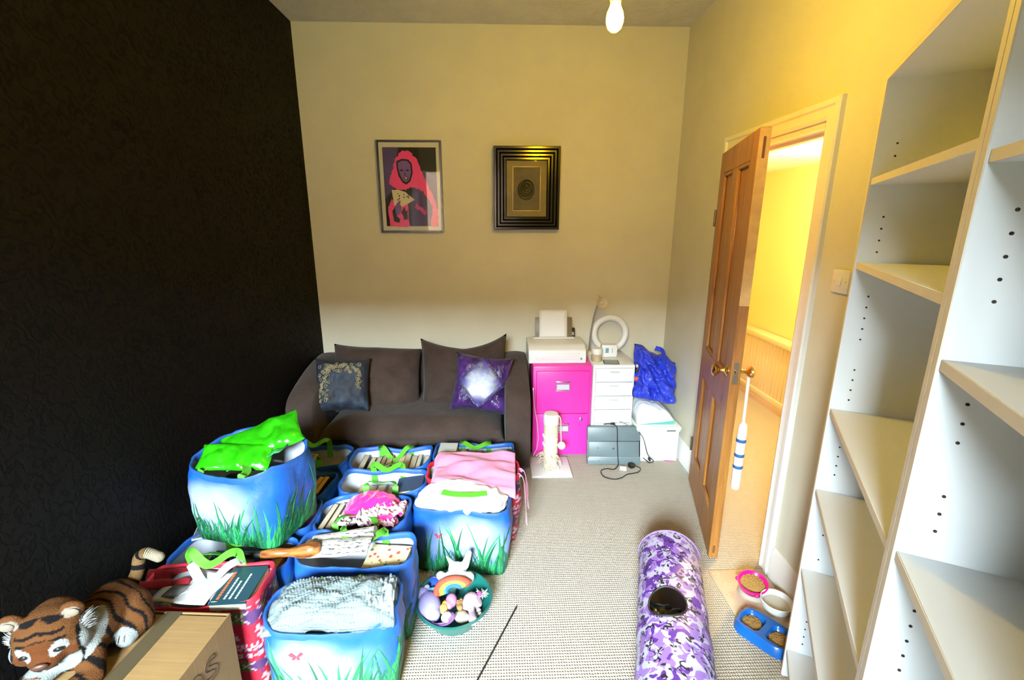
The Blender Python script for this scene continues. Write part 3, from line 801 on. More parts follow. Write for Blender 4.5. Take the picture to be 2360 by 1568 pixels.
MB().box((0, -0.010, qh/2), (iw, 0.008, ih)).build('mount', M_gold, fr2, smooth=False)
bw, bh = iw*0.68, ih*0.78; zc = qh/2
q = MB()
for s in (-1, 1):
    q.box((s*bw/2, -0.0155, zc), (0.004, 0.004, bh), bevel=0.001); q.box((0, -0.0155, zc+s*bh/2), (bw, 0.004, 0.004), bevel=0.001)
q.build('bead', mat('pale_gold', (0.55, 0.46, 0.22), 0.35, 0.7), fr2)
MB().box((0, -0.0145, zc), (bw-0.004, 0.001, bh-0.004)).build('engraving_paper', mat('sepia_paper', (0.11, 0.085, 0.035), 0.6, var=0.2, vscale=40), fr2, smooth=False)
q = MB(); rg = random.Random(8)
for i in range(26):
    r_ = 0.004+i*0.0022; ph_ = rg.uniform(0, 6.28); ox, oz = rg.uniform(-.004, .004), 0.012+rg.uniform(-.006, .006)-0.0006*i
    pts = [(ox+r_*math.cos(ph_+k*0.26), -0.016, zc+oz+r_*1.12*math.sin(ph_+k*0.26)) for k in range(rg.randint(12, 24))]
    q.tube(pts, 0.0016, 4)
q.build('engraving_lines', mat('engraving_ink', (0.012, 0.012, 0.010), 0.5), fr2)
MB().box((0, -0.0225, zc), (iw, 0.0015, ih)).build('glass', M_glass, fr2, smooth=False)
# ================================================================== shopping bags and what is in them
M_tote = vcol_mat('woven_tote_print', 0.42, bump=0.25, bscale=26, bdist=0.012, spec=0.4)
M_lining = mat('white_woven_lining', (0.46, 0.48, 0.53), 0.55, var=0.05, vscale=10, bump=0.3, bscale=30, bdist=0.01)
M_bind = mat('blue_binding', (0.010, 0.075, 0.32), 0.5, var=0.15, vscale=20)
M_strap = mat('lime_webbing', (0.075, 0.34, 0.022), 0.55, var=0.15, vscale=40)
M_grass = vcol_mat('grass_print_ink', 0.45)
def rrect(s, a, b, r):
    """point on a rounded rectangle, s in 0..1 from the front left corner along the front, right, back, left"""
    r = min(r, a*0.98, b*0.98)
    segs = [2*(a-r), PI*r/2, 2*(b-r), PI*r/2, 2*(a-r), PI*r/2, 2*(b-r), PI*r/2]; L = sum(segs)
    d = (s % 1.0)*L
    cs = [(a-r, -(b-r), -PI/2), (a-r, b-r, 0), (-(a-r), b-r, PI/2), (-(a-r), -(b-r), PI)]
    for i in range(8):
        if d <= segs[i] or i == 7:
            t = d/segs[i] if segs[i] > 0 else 0; break
        d -= segs[i]
    if i == 0: return (-(a-r)+2*(a-r)*t, -b), (0, -1)
    if i == 2: return (a, -(b-r)+2*(b-r)*t), (1, 0)
    if i == 4: return ((a-r)-2*(a-r)*t, b), (0, 1)
    if i == 6: return (-a, (b-r)-2*(b-r)*t), (-1, 0)
    c = cs[(i-1)//2]; an = c[2]+t*PI/2
    return (c[0]+r*math.cos(an), c[1]+r*math.sin(an)), (math.cos(an), math.sin(an))
class Bag:
    def __init__(s, label, x, y, rz, W, D, H, z=0.0, seed=1, sag=(0.02, 0.02), cr=0.05, wr=0.008, pr='grass', handles=(1, 1), bulge=0.007, name='tote_bag', bot=0.92, tilt=0.0, group='blue grass-print totes on the floor'):
        s.a, s.b, s.H, s.seed, s.sag, s.cr, s.wr, s.bulge, s.bot, s.tilt = W/2, D/2, H, seed, sag, cr, wr, bulge, bot, tilt
        s.t = thing(name, label, 'bag', (x, y, z), rz, group)
        s.pr = pr
        fine = pr != 'grass'
        nu, nv = (220, 70) if fine else (110, 24)
        vs, cs, fs, un = [], [], [], []
        for j in range(nv):
            for i in range(nu):
                u, v = i/nu, j/(nv-1)
                vs.append(s.S(u, v)); cs.append(s.colour(u, v))
        for j in range(nv-1):
            for i in range(nu):
                i2 = (i+1) % nu; fs.append((j*nu+i, j*nu+i2, (j+1)*nu+i2, (j+1)*nu+i))
        fs.append(tuple(range(nu))[::-1])
        s.shell = link('shell', mesh_from('shell', vs, fs, cols=cs, smooth=True, angle=70), M_tote, s.t)
        m_ = MB(); nu2 = 72; top = [s.S(i/nu2, 1.0) for i in range(nu2)]
        def inner(u, v):
            p = s.S(u, lerp(0.06, 0.995, v)); c = Vector((0, 0, p.z)); d = Vector((p.x, p.y, 0)); L = d.length
            return c+d*(1-0.006/max(L, 0.01))
        m_.grid(inner, nu2, 10, wrapu=True); b0 = len(m_.v); m_.f.append(tuple(range(nu2)))
        m_.build('lining', M_lining if pr == 'grass' else mat('white_paper_lining', (0.66, 0.66, 0.67), 0.6), s.t, fix=False, angle=70)
        m_ = MB()
        vs = []; fs = []
        for i in range(nu2):
            p = s.S(i/nu2, 1.0); _, n_ = rrect(i/nu2, s.a, s.b, s.cr); n_ = Vector((n_[0], n_[1], 0))
            for dn_, dz in ((0.0025, -0.020), (0.0035, -0.003), (0.001, 0.004), (-0.005, 0.003), (-0.0085, -0.004), (-0.0085, -0.020)): vs.append(p+n_*dn_+Vector((0, 0, dz)))
        for i in range(nu2):
            i2 = (i+1) % nu2
            for k in range(5): fs.append((i*6+k, i2*6+k, i2*6+k+1, i*6+k+1))
        m_.add(vs, fs)
        if pr == 'grass': m_.build('rim_binding', M_bind, s.t, angle=60)
        else: m_.build('rim_binding', mat('red_binding', (0.50, 0.012, 0.03), 0.5, var=0.1), s.t, angle=60)
        if pr == 'grass': s.blades()
        for k, sd in zip(handles, (-1, 1)):
            if k: s.handle(sd, k)
    def S(s, u, v):
        k = lerp(s.bot, 1.0, min(1, v*1.4)); bl = s.bulge*math.sin(PI*min(1, v))
        (x, y), n_ = rrect(u, s.a*k, s.b*k, lerp(0.035, s.cr, v))
        w_ = s.wr*(nz(x*9, y*9+v*3, s.seed*3.1+v*2.5)+0.6*nz(x*22, y*22, s.seed+v*6))*min(1, 0.25+v)
        x += n_[0]*(bl+w_); y += n_[1]*(bl+w_)
        zt = s.H+s.tilt*x/s.a
        if n_[1] < -0.6: zt -= s.sag[0]*(1-(x/s.a)**2)
        elif n_[1] > 0.6: zt -= s.sag[1]*(1-(x/s.a)**2)
        zt += 0.010*nz(x*7, y*7, s.seed*5.0)*2
        return Vector((x, y, v*zt))
    def colour(s, u, v):
        (x, y), n_ = rrect(u, s.a, s.b, s.cr); sd = s.seed
        if s.pr == 'grass':
            cl = nz(x*5+sd, y*5+v*1.4, sd*2.3)*0.7+nz(x*12, y*12+v*4, sd)*0.3
            cen = 1-abs(x/s.a)**2.0 if abs(n_[1]) > 0.6 else 0.12
            f = sstep(0.12, 0.75, 0.10+0.62*cen*math.sin(PI*min(1, v*0.98+0.04))**0.7+cl*0.5-0.35*max(0, v-0.75))
            blue = (0.006, 0.075, 0.34); pale = (0.27, 0.335, 0.47)
            c = tuple(lerp(p, q, f) for p, q in zip(blue, pale))
            g = 1-sstep(0.05, 0.15+0.05*nz(x*40, y*40, sd), v)
            return tuple(lerp(p, q, g) for p, q in zip(c, (0.004, 0.055, 0.012)))
        # knitted red and white print
        P = 2*(s.a+s.b)*2; px = int(u*150); py = int(v*62)
        red = (0.27, 0.008, 0.022); wh = (0.38, 0.26, 0.31); pu = (0.05, 0.018, 0.07); gr = (0.06, 0.09, 0.012)
        k = py % 31
        if k in (1, 4, 28): return wh if (px+py) % 2 else red
        if k in (2, 3, 27, 29): return wh if (px//2+py) % 2 else red
        if 8 <= k <= 15:
            q = px % 16; rows = ['0110000011', '0111111110', '0011111110', '0011001100', '1110001100', '0100000000', '0100000000', '0000000000']
            r_ = rows[min(7, k-8)]
            return wh if q < 10 and r_[q] == '1' else red
        if 18 <= k <= 24:
            q = abs((px % 12)-6); return wh if q == abs(k-21)*1.5//1 else (gr if q < 3 and k != 21 else pu)
        return red if nz(px*.3, py*.3, 2) > -0.25 else pu
    def blades(s, n=620):
        rg = random.Random(s.seed*17+3); m_ = MB()
        def off(u, v):
            p = s.S(u, v); _, n_ = rrect(u, s.a, s.b, s.cr); return p+Vector((n_[0], n_[1], 0))*0.0016
        per = 4*(s.a+s.b)
        for i in range(n):
            u0 = rg.random(); tall = rg.random() < 0.10
            h = rg.uniform(0.45, 0.88) if tall else rg.uniform(0.14, 0.42)
            w_ = (rg.uniform(0.007, 0.014) if tall else rg.uniform(0.0025, 0.0055))/per
            ln = rg.uniform(-0.035, 0.035)*h/per*4; v0 = rg.uniform(0.0, 0.05)
            g = rg.random(); col = (lerp(0.004, 0.03, g), lerp(0.07, 0.34, g*g), lerp(0.02, 0.09, g))
            K = 7; vs = []
            for k in range(K):
                t = k/(K-1); u = u0+ln*t*t; v = v0+h*t; ww = w_*(1-t)**0.8*(0.5+0.5*min(1, t*4+0.3))
                vs.append(off(u-ww, v)); vs.append(off(u+ww, v))
            m_.add(vs, [(2*k, 2*k+1, 2*k+3, 2*k+2) for k in range(K-1)], col)
        o = m_.build('grass_print', M_grass, s.t, cols=True, smooth=False, fix=False)
    def butterfly(s, u, v, sc=1.0):
        m_ = MB(); per = 4*(s.a+s.b)
        def off(du, dv, e=0.0026):
            p = s.S(u+du/per, v+dv/s.H); _, n_ = rrect(u, s.a, s.b, s.cr); return p+Vector((n_[0], n_[1], 0))*e
        for poly in ([(0, 0), (-.016, .018), (-.024, .010), (-.014, -.002)], [(0, 0), (.012, .020), (.024, .016), (.014, .002)], [(0, 0), (-.012, -.004), (-.014, -.014), (-.003, -.012)], [(0, 0), (.010, -.002), (.012, -.012), (.002, -.012)]):
            m_.add([off(a*sc, b*sc) for a, b in poly], [(0, 1, 2, 3)])
        m_.build('butterfly_print', mat('butterfly_red', (0.48, 0.03, 0.045), 0.5), s.t, smooth=False, fix=False)
    def handle(s, sd, k, x0=0.075, lift=0.045, reach=0.09, drop=0.0, mt=None, sway=0.0):
        """strap sewn inside the front (-1) or back (+1) panel, flopping inwards"""
        if isinstance(k, dict):
            x0 = k.get('x0', x0); lift = k.get('lift', lift); reach = k.get('reach', reach); drop = k.get('drop', drop); mt = k.get('mt'); sway = k.get('sway', 0)
        y = sd*(s.b-0.006); zr = s.H-s.sag[0 if sd < 0 else 1]*0.7
        pts = catmull([(-x0, y, zr-0.07), (-x0, y, zr), (-x0+sway*0.3, y-sd*0.012, zr+lift*0.75), (-x0*0.75+sway*0.7, y-sd*reach*0.5, zr+lift), (sway, y-sd*reach, zr+lift*0.55-drop),
                       (x0*0.75+sway*0.7, y-sd*reach*0.55, zr+lift*0.9), (x0+sway*0.3, y-sd*0.012, zr+lift*0.7), (x0, y, zr), (x0, y, zr-0.07)], 7)
        n = len(pts); nr = []
        for i in range(n):
            t = i/(n-1); m_ = math.sin(PI*t)**1.2
            nr.append(Vector((0, -sd, 0)).lerp(Vector((0, -sd*0.35, 1.0)), m_))
        MB().ribbon(pts, nr, 0.030, 0.0022).build('handle', mt or M_strap, s.t, angle=50)
    def top(s): return s.H
bags = {}
def bag(key, *a, **k): bags[key] = Bag(*a, **k); return bags[key]
GB = 'blue grass-print totes on the floor'
bag('B1', 'blue grass-print tote holding yellow-edged books, in the corner of sofa and black wall', -1.045, 2.375, R(3), 0.43, 0.22, 0.35, seed=21, sag=(0.03, 0.0), wr=0.014, handles=({'lift': .07, 'reach': .03}, {'lift': .055, 'reach': .05}))
bag('B2', 'blue grass-print tote with thin paperbacks poking out, beside the black wall behind the stacked tote', -1.045, 2.115, R(-2), 0.43, 0.21, 0.34, seed=22, sag=(0.04, 0.01), wr=0.014, handles=(0, {'lift': .05, 'reach': .10}))
bag('G', 'blue grass-print tote with a stack of papers, supporting another tote on top', -1.035, 1.835, R(0), 0.45, 0.23, 0.345, seed=23, sag=(0.0, 0.0), handles=(0, 0))
bag('F1', 'blue grass-print tote by the black wall with a carved wooden club lying across its rim', -1.03, 1.585, R(-2), 0.45, 0.175, 0.36, seed=24, sag=(0.015, 0.0), handles=({'lift': .05, 'reach': .04, 'x0': .07}, {'lift': .02, 'reach': .05}))
bag('C1', 'blue grass-print tote in front of the sofa packed with a row of pale paperbacks', -0.585, 2.345, R(1), 0.43, 0.235, 0.36, seed=31, sag=(0.035, 0.025), handles=({'lift': .0, 'reach': .06}, {'lift': .02, 'reach': .07, 'drop': .05, 'x0': .085}), cr=0.07)
bag('C2', 'blue grass-print tote with a dark paperback, squeezed between two other book-filled totes', -0.575, 2.115, R(0), 0.43, 0.185, 0.345, seed=32, sag=(0.03, 0.0), handles=({'lift': .05, 'reach': .05, 'x0': .07}, {'lift': .05, 'reach': .04}))
bag('C3', 'blue grass-print tote with hot pink fabric bundled on top', -0.610, 1.865, R(-3), 0.41, 0.25, 0.335, seed=33, sag=(0.03, 0.0), handles=({'lift': .05, 'reach': .08, 'x0': .085}, 0), cr=0.08)
bag('F2', 'blue grass-print tote holding newspaper and a flower-patterned book', -0.56, 1.595, R(-4), 0.455, 0.185, 0.36, seed=34, sag=(0.025, 0.01), handles=(0, {'lift': .04, 'reach': .10, 'x0': .085}), cr=0.06)
bag('I', 'blue grass-print tote filled with crumpled bubble wrap', -0.565, 1.345, R(3), 0.44, 0.19, 0.345, seed=4, sag=(0.05, 0.0), handles=(0, {'lift': .02, 'reach': .05}), cr=0.07)
bag('D1', 'blue grass-print tote in front of the sofa arm, half under folded pink cloth', -0.135, 2.385, R(-2), 0.44, 0.21, 0.365, seed=36, sag=(0.03, 0.02), handles=(0, {'lift': .02, 'reach': .07}))
bag('E', 'pale grass-print tote with a puffy white bundle bulging out of its top', -0.170, 1.945, R(-7), 0.45, 0.185, 0.335, seed=6, sag=(0.0, 0.0), handles=(0, 0), bulge=0.012, cr=0.05)
bag('D2', 'red and white knit-print bag under the folded pink cloth', -0.125, 2.165, R(-1), 0.47, 0.185, 0.365, seed=41, pr='knit', sag=(0.0, 0.0), handles=(0, 0), name='patterned_bag', group='red knit-print bags')
bag('H', 'red and white knit-print bag with books and papers, behind the cardboard box', -1.015, 1.375, R(2), 0.42, 0.185, 0.40, seed=42, pr='knit', sag=(0.02, 0.0), handles=(0, 0), name='patterned_bag', cr=0.035, wr=0.005, bulge=0.004, bot=0.97, group='red knit-print bags')
bag('A', 'blue grass-print tote stacked on top of another tote, a lime green carrier folded in it', -1.005, 1.745, R(-14), 0.41, 0.32, 0.335, z=0.372, seed=12, sag=(0.03, -0.03), handles=({'lift': .0, 'reach': .10, 'x0': .09}, 0), cr=0.13, bulge=0.012, bot=0.88, group='blue grass-print totes on the floor')
bags['I'].butterfly(0.045, 0.72, 1.1); bags['E'].butterfly(0.07, 0.62, 0.9)
# white straps and lime strap of the knit bag by the box
H = bags['H']
H.handle(1, {'lift': .075, 'reach': .05, 'x0': .085, 'sway': .0})
H.handle(-1, {'lift': .01, 'reach': .10, 'x0': .075, 'mt': mat('white_webbing', (0.50, 0.50, 0.53), 0.6)})
H.handle(1, {'lift': .03, 'reach': .08, 'x0': .08, 'drop': .03, 'mt': MATS['white_webbing']})

# ---- books: each a thing with a cover and a page block; local z up = fore-edge up
M_pages = mat('book_pages', (0.46, 0.40, 0.29), 0.85, var=0.12, vscale=30)
M_pages2 = mat('yellowed_pages', (0.42, 0.27, 0.06), 0.85, var=0.12, vscale=30)
COVERS = [(0.45, 0.43, 0.40), (0.03, 0.05, 0.10), (0.35, 0.05, 0.04), (0.10, 0.14, 0.12), (0.02, 0.02, 0.02), (0.50, 0.38, 0.14), (0.10, 0.25, 0.40), (0.36, 0.36, 0.34), (0.45, 0.15, 0.03), (0.02, 0.20, 0.20), (0.12, 0.04, 0.20)]
BK = 0
CNAMES = ['cream-covered', 'navy-covered', 'dark red-covered', 'dark green-covered', 'black-covered', 'ochre-covered', 'blue-covered', 'grey-covered', 'orange-covered', 'teal-covered', 'purple-covered']
def book(label, group, x, y, z, rz, th, dp, hgt, ci, tilt=0.0, lean=0.0, pages=None, lying=False):
    """th thickness (local x), dp length (local y), hgt spine-to-fore-edge (local z)"""
    global BK; BK += 1
    t = thing('book', label, 'book', (x, y, z), rz, group)
    M = Matrix.Rotation(lean, 4, 'Y') @ Matrix.Rotation(tilt, 4, 'X')
    if lying: M = Matrix.Rotation(R(90), 4, 'Y') @ Matrix.Translation((-th/2, 0, -hgt/2)); M = Matrix.Rotation(lean, 4, 'Y') @ Matrix.Rotation(tilt, 4, 'X') @ M
    cm = mat('cover_%d' % ci, COVERS[ci], 0.4)
    m_ = MB(); c = 0.0012
    for s_ in (-1, 1): m_.box((s_*(th/2-c/2), 0, hgt/2), (c, dp, hgt))
    m_.box((0, 0, c/2), (th, dp, c)); m_.xf(M).build('cover', cm, t, smooth=False)
    MB().box((0, 0, hgt/2-0.0015), (th-2*c, dp-0.006, hgt-0.003-c)).xf(M).build('page_block', pages or M_pages, t, smooth=False)
    return t
def row(key, x0, x1, n, label, group, hgt=0.13, dp=0.17, ypos=0.0, zt=None, pages=None, lean=0.0, seed=0, tall=0.02):
    """a row of books standing in a bag, fore-edges up, side by side along the bag's width"""
    b = bags[key]; o = b.t; rg = random.Random(seed+77); rz = o.rotation_euler.z; x = x0; w_ = (x1-x0)/n
    for i in range(n):
        th = w_*rg.uniform(0.62, 0.95); hh = hgt+rg.uniform(-0.01, tall)
        zt_ = (zt if zt is not None else b.H-0.05)+rg.uniform(-.012, .008)
        p = Matrix.Rotation(rz, 3, 'Z') @ Vector((x+w_/2, ypos+rg.uniform(-.006, .006), 0))
        ci_ = (i*3+seed) % 11
        book(CNAMES[ci_]+' '+label, group, o.location.x+p.x, o.location.y+p.y, o.location.z+zt_-hh, rz, th, dp, hh, ci_, lean=lean+rg.uniform(-.03, .03), pages=pages)
        x += w_
row('C1', -0.185, 0.185, 11, 'pale-edged paperback standing fore-edge up in the tote nearest the sofa seat', 'books in the tote by the sofa seat', zt=0.315, seed=1, lean=R(5))
row('B1', -0.18, 0.02, 5, 'yellow-edged paperback standing in the tote in the sofa corner', 'yellow-edged books in the corner tote', zt=0.325, pages=M_pages2, seed=2, lean=R(6))
row('B2', 0.0, 0.16, 5, 'thin paperback leaning out of the tote behind the stacked tote', 'thin paperbacks by the black wall', zt=0.325, pages=M_pages2, seed=3, lean=R(8), dp=0.16, tall=0.05)
row('C3', -0.19, -0.06, 4, 'paperback standing beside the hot pink fabric in its tote', 'books beside the pink fabric', zt=0.315, seed=4, lean=R(4), dp=0.19)
row('C2', -0.15, 0.10, 5, 'paperback low down in the squeezed middle tote', 'books in the squeezed tote', zt=0.285, seed=5, dp=0.13)
row('D1', -0.18, 0.05, 5, 'paperback standing in the tote by the sofa arm', 'books in the tote by the sofa arm', zt=0.33, seed=6, dp=0.15)
row('F2', 0.03, 0.19, 4, 'paperback standing at the end of the newspaper tote', 'books in the newspaper tote', zt=0.285, seed=7, dp=0.14)
row('G', -0.19, 0.19, 9, 'paperback standing in the tote under the stacked tote', 'books under the stacked tote', zt=0.355, seed=8, dp=0.19)
row('F1', -0.18, 0.16, 6, 'paperback standing in the tote under the wooden club', 'books under the wooden club', zt=0.29, seed=9, dp=0.12)
o = bags['C2'].t
book('dark navy paperback lying tilted in the squeezed middle tote', None, o.location.x+0.13, o.location.y-0.01, 0.315, R(3), 0.012, 0.13, 0.13, 1, lying=True, lean=R(-6))
o = bags['D1'].t
book('grey and white paperback lying on the books beside the folded pink cloth', None, o.location.x-0.15, o.location.y+0.0, 0.355, R(-4), 0.014, 0.13, 0.10, 7, lying=True, tilt=R(8))
# papers under the stacked bag
def sheet(name, fn, nu, nv, m, parent=None, thick=0.002, angle=70):
    b = MB(); b.grid(fn, nu, nv); o = b.build(name, m, parent, angle=angle, fix=False)
    md = o.modifiers.new('s', 'SOLIDIFY'); md.thickness = thick; md.offset = 0; return o
M_paper = mat('white_paper', (0.40, 0.40, 0.41), 0.7)
def printed(name, base, ink, sc=(40, 160, 1), thr=0.55):
    t = NT(name); v = t.coord('Object', sc); a = t.noise(v, 1.0, 2, 0.6)
    w = t.n('ShaderNodeTexWave'); w.bands_direction = 'Y'; w.inputs['Scale'].default_value = 22; t.l(t.coord('Object'), w.inputs[0])
    f = t.math('MULTIPLY', t.ramp(a.outputs[0], [(thr-0.03, (0, 0, 0)), (thr+0.03, (1, 1, 1))]), t.ramp(w.outputs[1], [(0.45, (0, 0, 0)), (0.55, (1, 1, 1))]))
    t.base(t.mix(f, base, ink)); t.set(Roughness=0.75); MATS[name] = t.m; return t.m
M_news = printed('newsprint', (0.33, 0.315, 0.28), (0.05, 0.045, 0.04))
M_photo = mat('photo_print', (0.12, 0.13, 0.13), 0.4, var=0.9, vscale=16)
pm = thing('magazine', 'grey glossy magazine poking out from under the stacked tote', 'magazine', (-1.175, 1.79, 0.362), R(18))
MB().box((0, 0, 0.004), (0.20, 0.24, 0.008), bevel=0.001).build('pages', M_paper, pm, smooth=False)
MB().box((0, 0, 0.0085), (0.192, 0.232, 0.001)).build('cover', M_photo, pm, smooth=False)
# ---- lime green plastic carrier folded in the stacked bag
A = bags['A'].t
M_lime = mat('lime_plastic', (0.016, 0.28, 0.003), 0.22, var=0.25, vscale=14)
lc = thing('plastic_carrier', 'crumpled lime green plastic carrier lying in the stacked tote', 'bag', (A.location.x, A.location.y, A.location.z+0.285))
def crumple(W, Hh, Tt, M, seed):
    b = MB(); pillow(b, W, Hh, Tt, cor=0.03, seed=seed, wr=0.0, nu=46)
    out = []
    for v in b.v:
        k = 1.0 if v.y >= 0 else -1.0
        d = 0.020*abs(nz(v.x*9+seed, v.z*13, 1.0))+0.012*abs(nz(v.x*24, v.z*16+seed, 3.0))-0.008
        e = min(1.0, 6*(1-abs(v.x)/(W/2+1e-6)))*min(1.0, 6*(1-abs(v.z)/(Hh/2+1e-6)))
        out.append(M @ Vector((v.x+0.010*nz(v.z*14, seed, v.x*5), v.y+k*d*max(0, e), v.z+0.012*nz(v.x*12, seed+2, 0))))
    b.v = out; return b.build('folded_film', M_lime, lc, angle=28)
crumple(0.30, 0.17, 0.055, Matrix.Translation((0.03, 0.045, 0.075)) @ Euler((R(-62), R(-16), R(24))).to_matrix().to_4x4(), 3)
crumple(0.27, 0.12, 0.05, Matrix.Translation((-0.035, -0.045, 0.045)) @ Euler((R(-60), R(4), R(6))).to_matrix().to_4x4(), 8)
dk = thing('bundled_fabric', 'dark brown and grey fabric bundled in the stacked tote under the lime carrier', 'fabric', (A.location.x, A.location.y, A.location.z+0.02))
sheet('cloth', lambda u, v: Vector(((u-.5)*0.34, (v-.5)*0.26, 0.215+0.03*nz(u*5, v*5, 2)-0.25*((u-.5)**2+(v-.5)**2))), 24, 20, mat('dark_fabric', (0.035, 0.028, 0.022), 0.9, var=0.4, vscale=12), dk, 0.008)
sheet('grass_flap', lambda u, v: Vector((0.08+(u-.5)*0.13, 0.02+(v-.5)*0.13, 0.285+0.02*nz(u*4, v*4, 5)+0.05*u)), 14, 12, mat('green_flap', (0.03, 0.22, 0.06), 0.45, var=0.5, vscale=30), dk, 0.003)
# ---- pink folded cloth over the knit bag
M_pinkc = fabric('pink_cotton', (0.56, 0.17, 0.30), (0.64, 0.24, 0.38), sc=240, bump=0.2, sheen=0.2)
c00, c10, c01, c11 = G(992, 1118, .375), G(1188, 1134, .375), G(1004, 1046, .40), G(1187, 1049, .40)
pc = thing('folded_cloth', 'light pink cloth folded over the red knit-print bag', 'cloth', tuple((c00+c10+c01+c11)/4-Vector((0, 0, 0.02))))
def pink(u, v):
    p = c00.lerp(c10, u).lerp(c01.lerp(c11, u), v)-Vector(pc.location)
    p.z += 0.012*math.sin(u*5+v*9)*0.8+0.016*nz(u*4, v*6, 3)+0.018*(1-abs(2*u-1)**3)+0.010*math.exp(-((v-0.45-0.25*u)/0.06)**2)
    e = min(v, 0.06)/0.06; p.z -= (1-e)*0.03; e = min(u, 0.05)/0.05; p.z -= (1-e)*0.03
    return p
sheet('top_fold', pink, 50, 34, M_pinkc, pc, 0.008)
sheet('under_fold', lambda u, v: pink(u*0.97+0.01, v*0.96+0.03)-Vector((0, 0, 0.016)), 30, 20, M_pinkc, pc, 0.008)
D2 = bags['D2'].t
b = MB()
for k, (dx, L) in enumerate(((0.0, 0.26), (0.012, 0.20))):
    x = D2.location.x+0.247+dx; pts = catmull([(x-0.03, D2.location.y-0.05+0.05*k, 0.36), (x, D2.location.y-0.06+0.05*k, 0.352), (x+0.016, D2.location.y-0.065+0.05*k, 0.26), (x+0.02, D2.location.y-0.085+0.05*k, 0.36-L)], 8)
    b.ribbon([Vector(p)-Vector(pc.location) for p in pts], [(1, 0.3*math.sin(i*.3), 0.3) for i in range(len(pts))], 0.032, 0.002)
b.build('hanging_tie', M_pinkc, pc)
# ---- white puffy bundle in E
E_ = bags['E'].t
M_white = fabric('white_wadding', (0.58, 0.58, 0.58), (0.66, 0.66, 0.66), sc=90, bump=0.25)
wb = thing('white_bundle', 'puffy white duvet bundle stuffed into the pale tote', 'bedding', (E_.location.x, E_.location.y, 0.10), E_.rotation_euler.z)
blob('padding', [((0, 0, 0.13), (0.210, 0.085, 0.15)), ((-0.10, 0.01, 0.245), (0.115, 0.085, 0.050)), ((0.09, 0.0, 0.248), (0.125, 0.088, 0.052)), ((0.0, -0.045, 0.238), (0.17, 0.055, 0.032)), ((-0.03, 0.03, 0.27), (0.13, 0.06, 0.04)), ((-0.17, -0.02, 0.225), (0.055, 0.07, 0.03)), ((0.165, -0.015, 0.226), (0.05, 0.06, 0.028))], M_white, wb, 0.007, wrinkle=0.008, wscale=16)
b = MB(); b.ribbon(catmull([(-0.09, -0.035, 0.292), (-0.03, -0.05, 0.294), (0.05, -0.05, 0.296), (0.12, -0.035, 0.298)], 6), [(0, -0.3, 1)]*19, 0.028, 0.002); b.build('strap', M_strap, wb)
# ---- hot pink bundle and pink papers in C3
C3 = bags['C3'].t
M_hot = fabric('hot_pink_velvet', (0.46, 0.006, 0.13), (0.60, 0.018, 0.22), sc=120, bump=0.3, sheen=0.4)
hp = thing('pink_bundle', 'hot pink soft fabric bundled in a tote', 'fabric', (C3.location.x, C3.location.y, 0.20), C3.rotation_euler.z)
blob('bundle', [((0.03, 0.05, 0.12), (0.13, 0.075, 0.075)), ((0.09, 0.035, 0.125), (0.085, 0.06, 0.05)), ((-0.02, 0.02, 0.125), (0.075, 0.07, 0.045)), ((0.11, -0.04, 0.115), (0.055, 0.045, 0.04))], M_hot, hp, 0.006, wrinkle=0.010, wscale=22)
M_tissue = mat('pink_tissue', (0.55, 0.31, 0.37), 0.8, var=0.12, vscale=12)
tl = 'crumpled pale pink tissue paper beside the hot pink bundle'
for i, (x, y, z, w_, d_, sd) in enumerate(((0.115, -0.005, 0.345, 0.15, 0.09, 1), (-0.02, -0.075, 0.325, 0.14, 0.06, 2), (0.09, -0.075, 0.320, 0.14, 0.06, 3), (0.035, -0.045, 0.342, 0.09, 0.06, 4))):
    p = Matrix.Rotation(C3.rotation_euler.z, 3, 'Z') @ Vector((x, y, 0))
    tt = thing('tissue_paper', [tl, 'crumpled near-white pink tissue paper beside the hot pink bundle'][i % 2], 'tissue paper', (C3.location.x+p.x, C3.location.y+p.y, z), 0, 'pink tissue in the tote')
    sheet('crumple', lambda u, v, w_=w_, d_=d_, sd=sd: Vector(((u-.5)*w_, (v-.5)*d_, 0.030*abs(nz(u*4, v*4, sd*3))+0.022*nz(u*9, v*7, sd)+0.01)), 18, 14, M_tissue if i % 2 == 0 else mat('white_pink_tissue', (0.56, 0.47, 0.50), 0.8, var=0.1), tt, 0.002, 25)
# ---- newspaper, patterned book, club around F2 / F1
F2 = bags['F2'].t
npo = thing('newspaper', 'rolled newspaper with dense print lying in a tote', 'newspaper', (F2.location.x-0.07, F2.location.y, 0.30), R(-6))
sheet('pages', lambda u, v: Vector(((u-.5)*0.27, (v-.5)*0.12, 0.050+0.022*math.sin(v*PI)+0.010*nz(u*3, v*3, 8)+0.03*u)), 24, 14, M_news, npo, 0.006)
MB().tube(catmull([(-0.12, 0.035, 0.05), (0.0, 0.045, 0.07), (0.13, 0.055, 0.095)], 6), 0.026, 16).build('roll', M_news, npo)
text_mesh('headline', 'Cl', 0.05, mat('news_ink', (0.06, 0.06, 0.06), 0.7), npo, Matrix.Translation((0.075, -0.005, 0.096)) @ Euler((R(25), R(-8), R(8))).to_matrix().to_4x4())
fbk = thing('patterned_book', 'cream book with a red and green flower pattern in a tote', 'book', (F2.location.x+0.115, F2.location.y-0.005, 0.297), R(-10))
MB().box((0, 0, 0.008), (0.16, 0.115, 0.014), rot=(R(8), R(-3), 0)).build('page_block', M_pages, fbk, smooth=False)
tf = NT('flower_pattern'); v = tf.coord('Object'); vo = tf.n('ShaderNodeTexVoronoi'); vo.inputs['Scale'].default_value = 42; tf.l(v, vo.inputs[0])
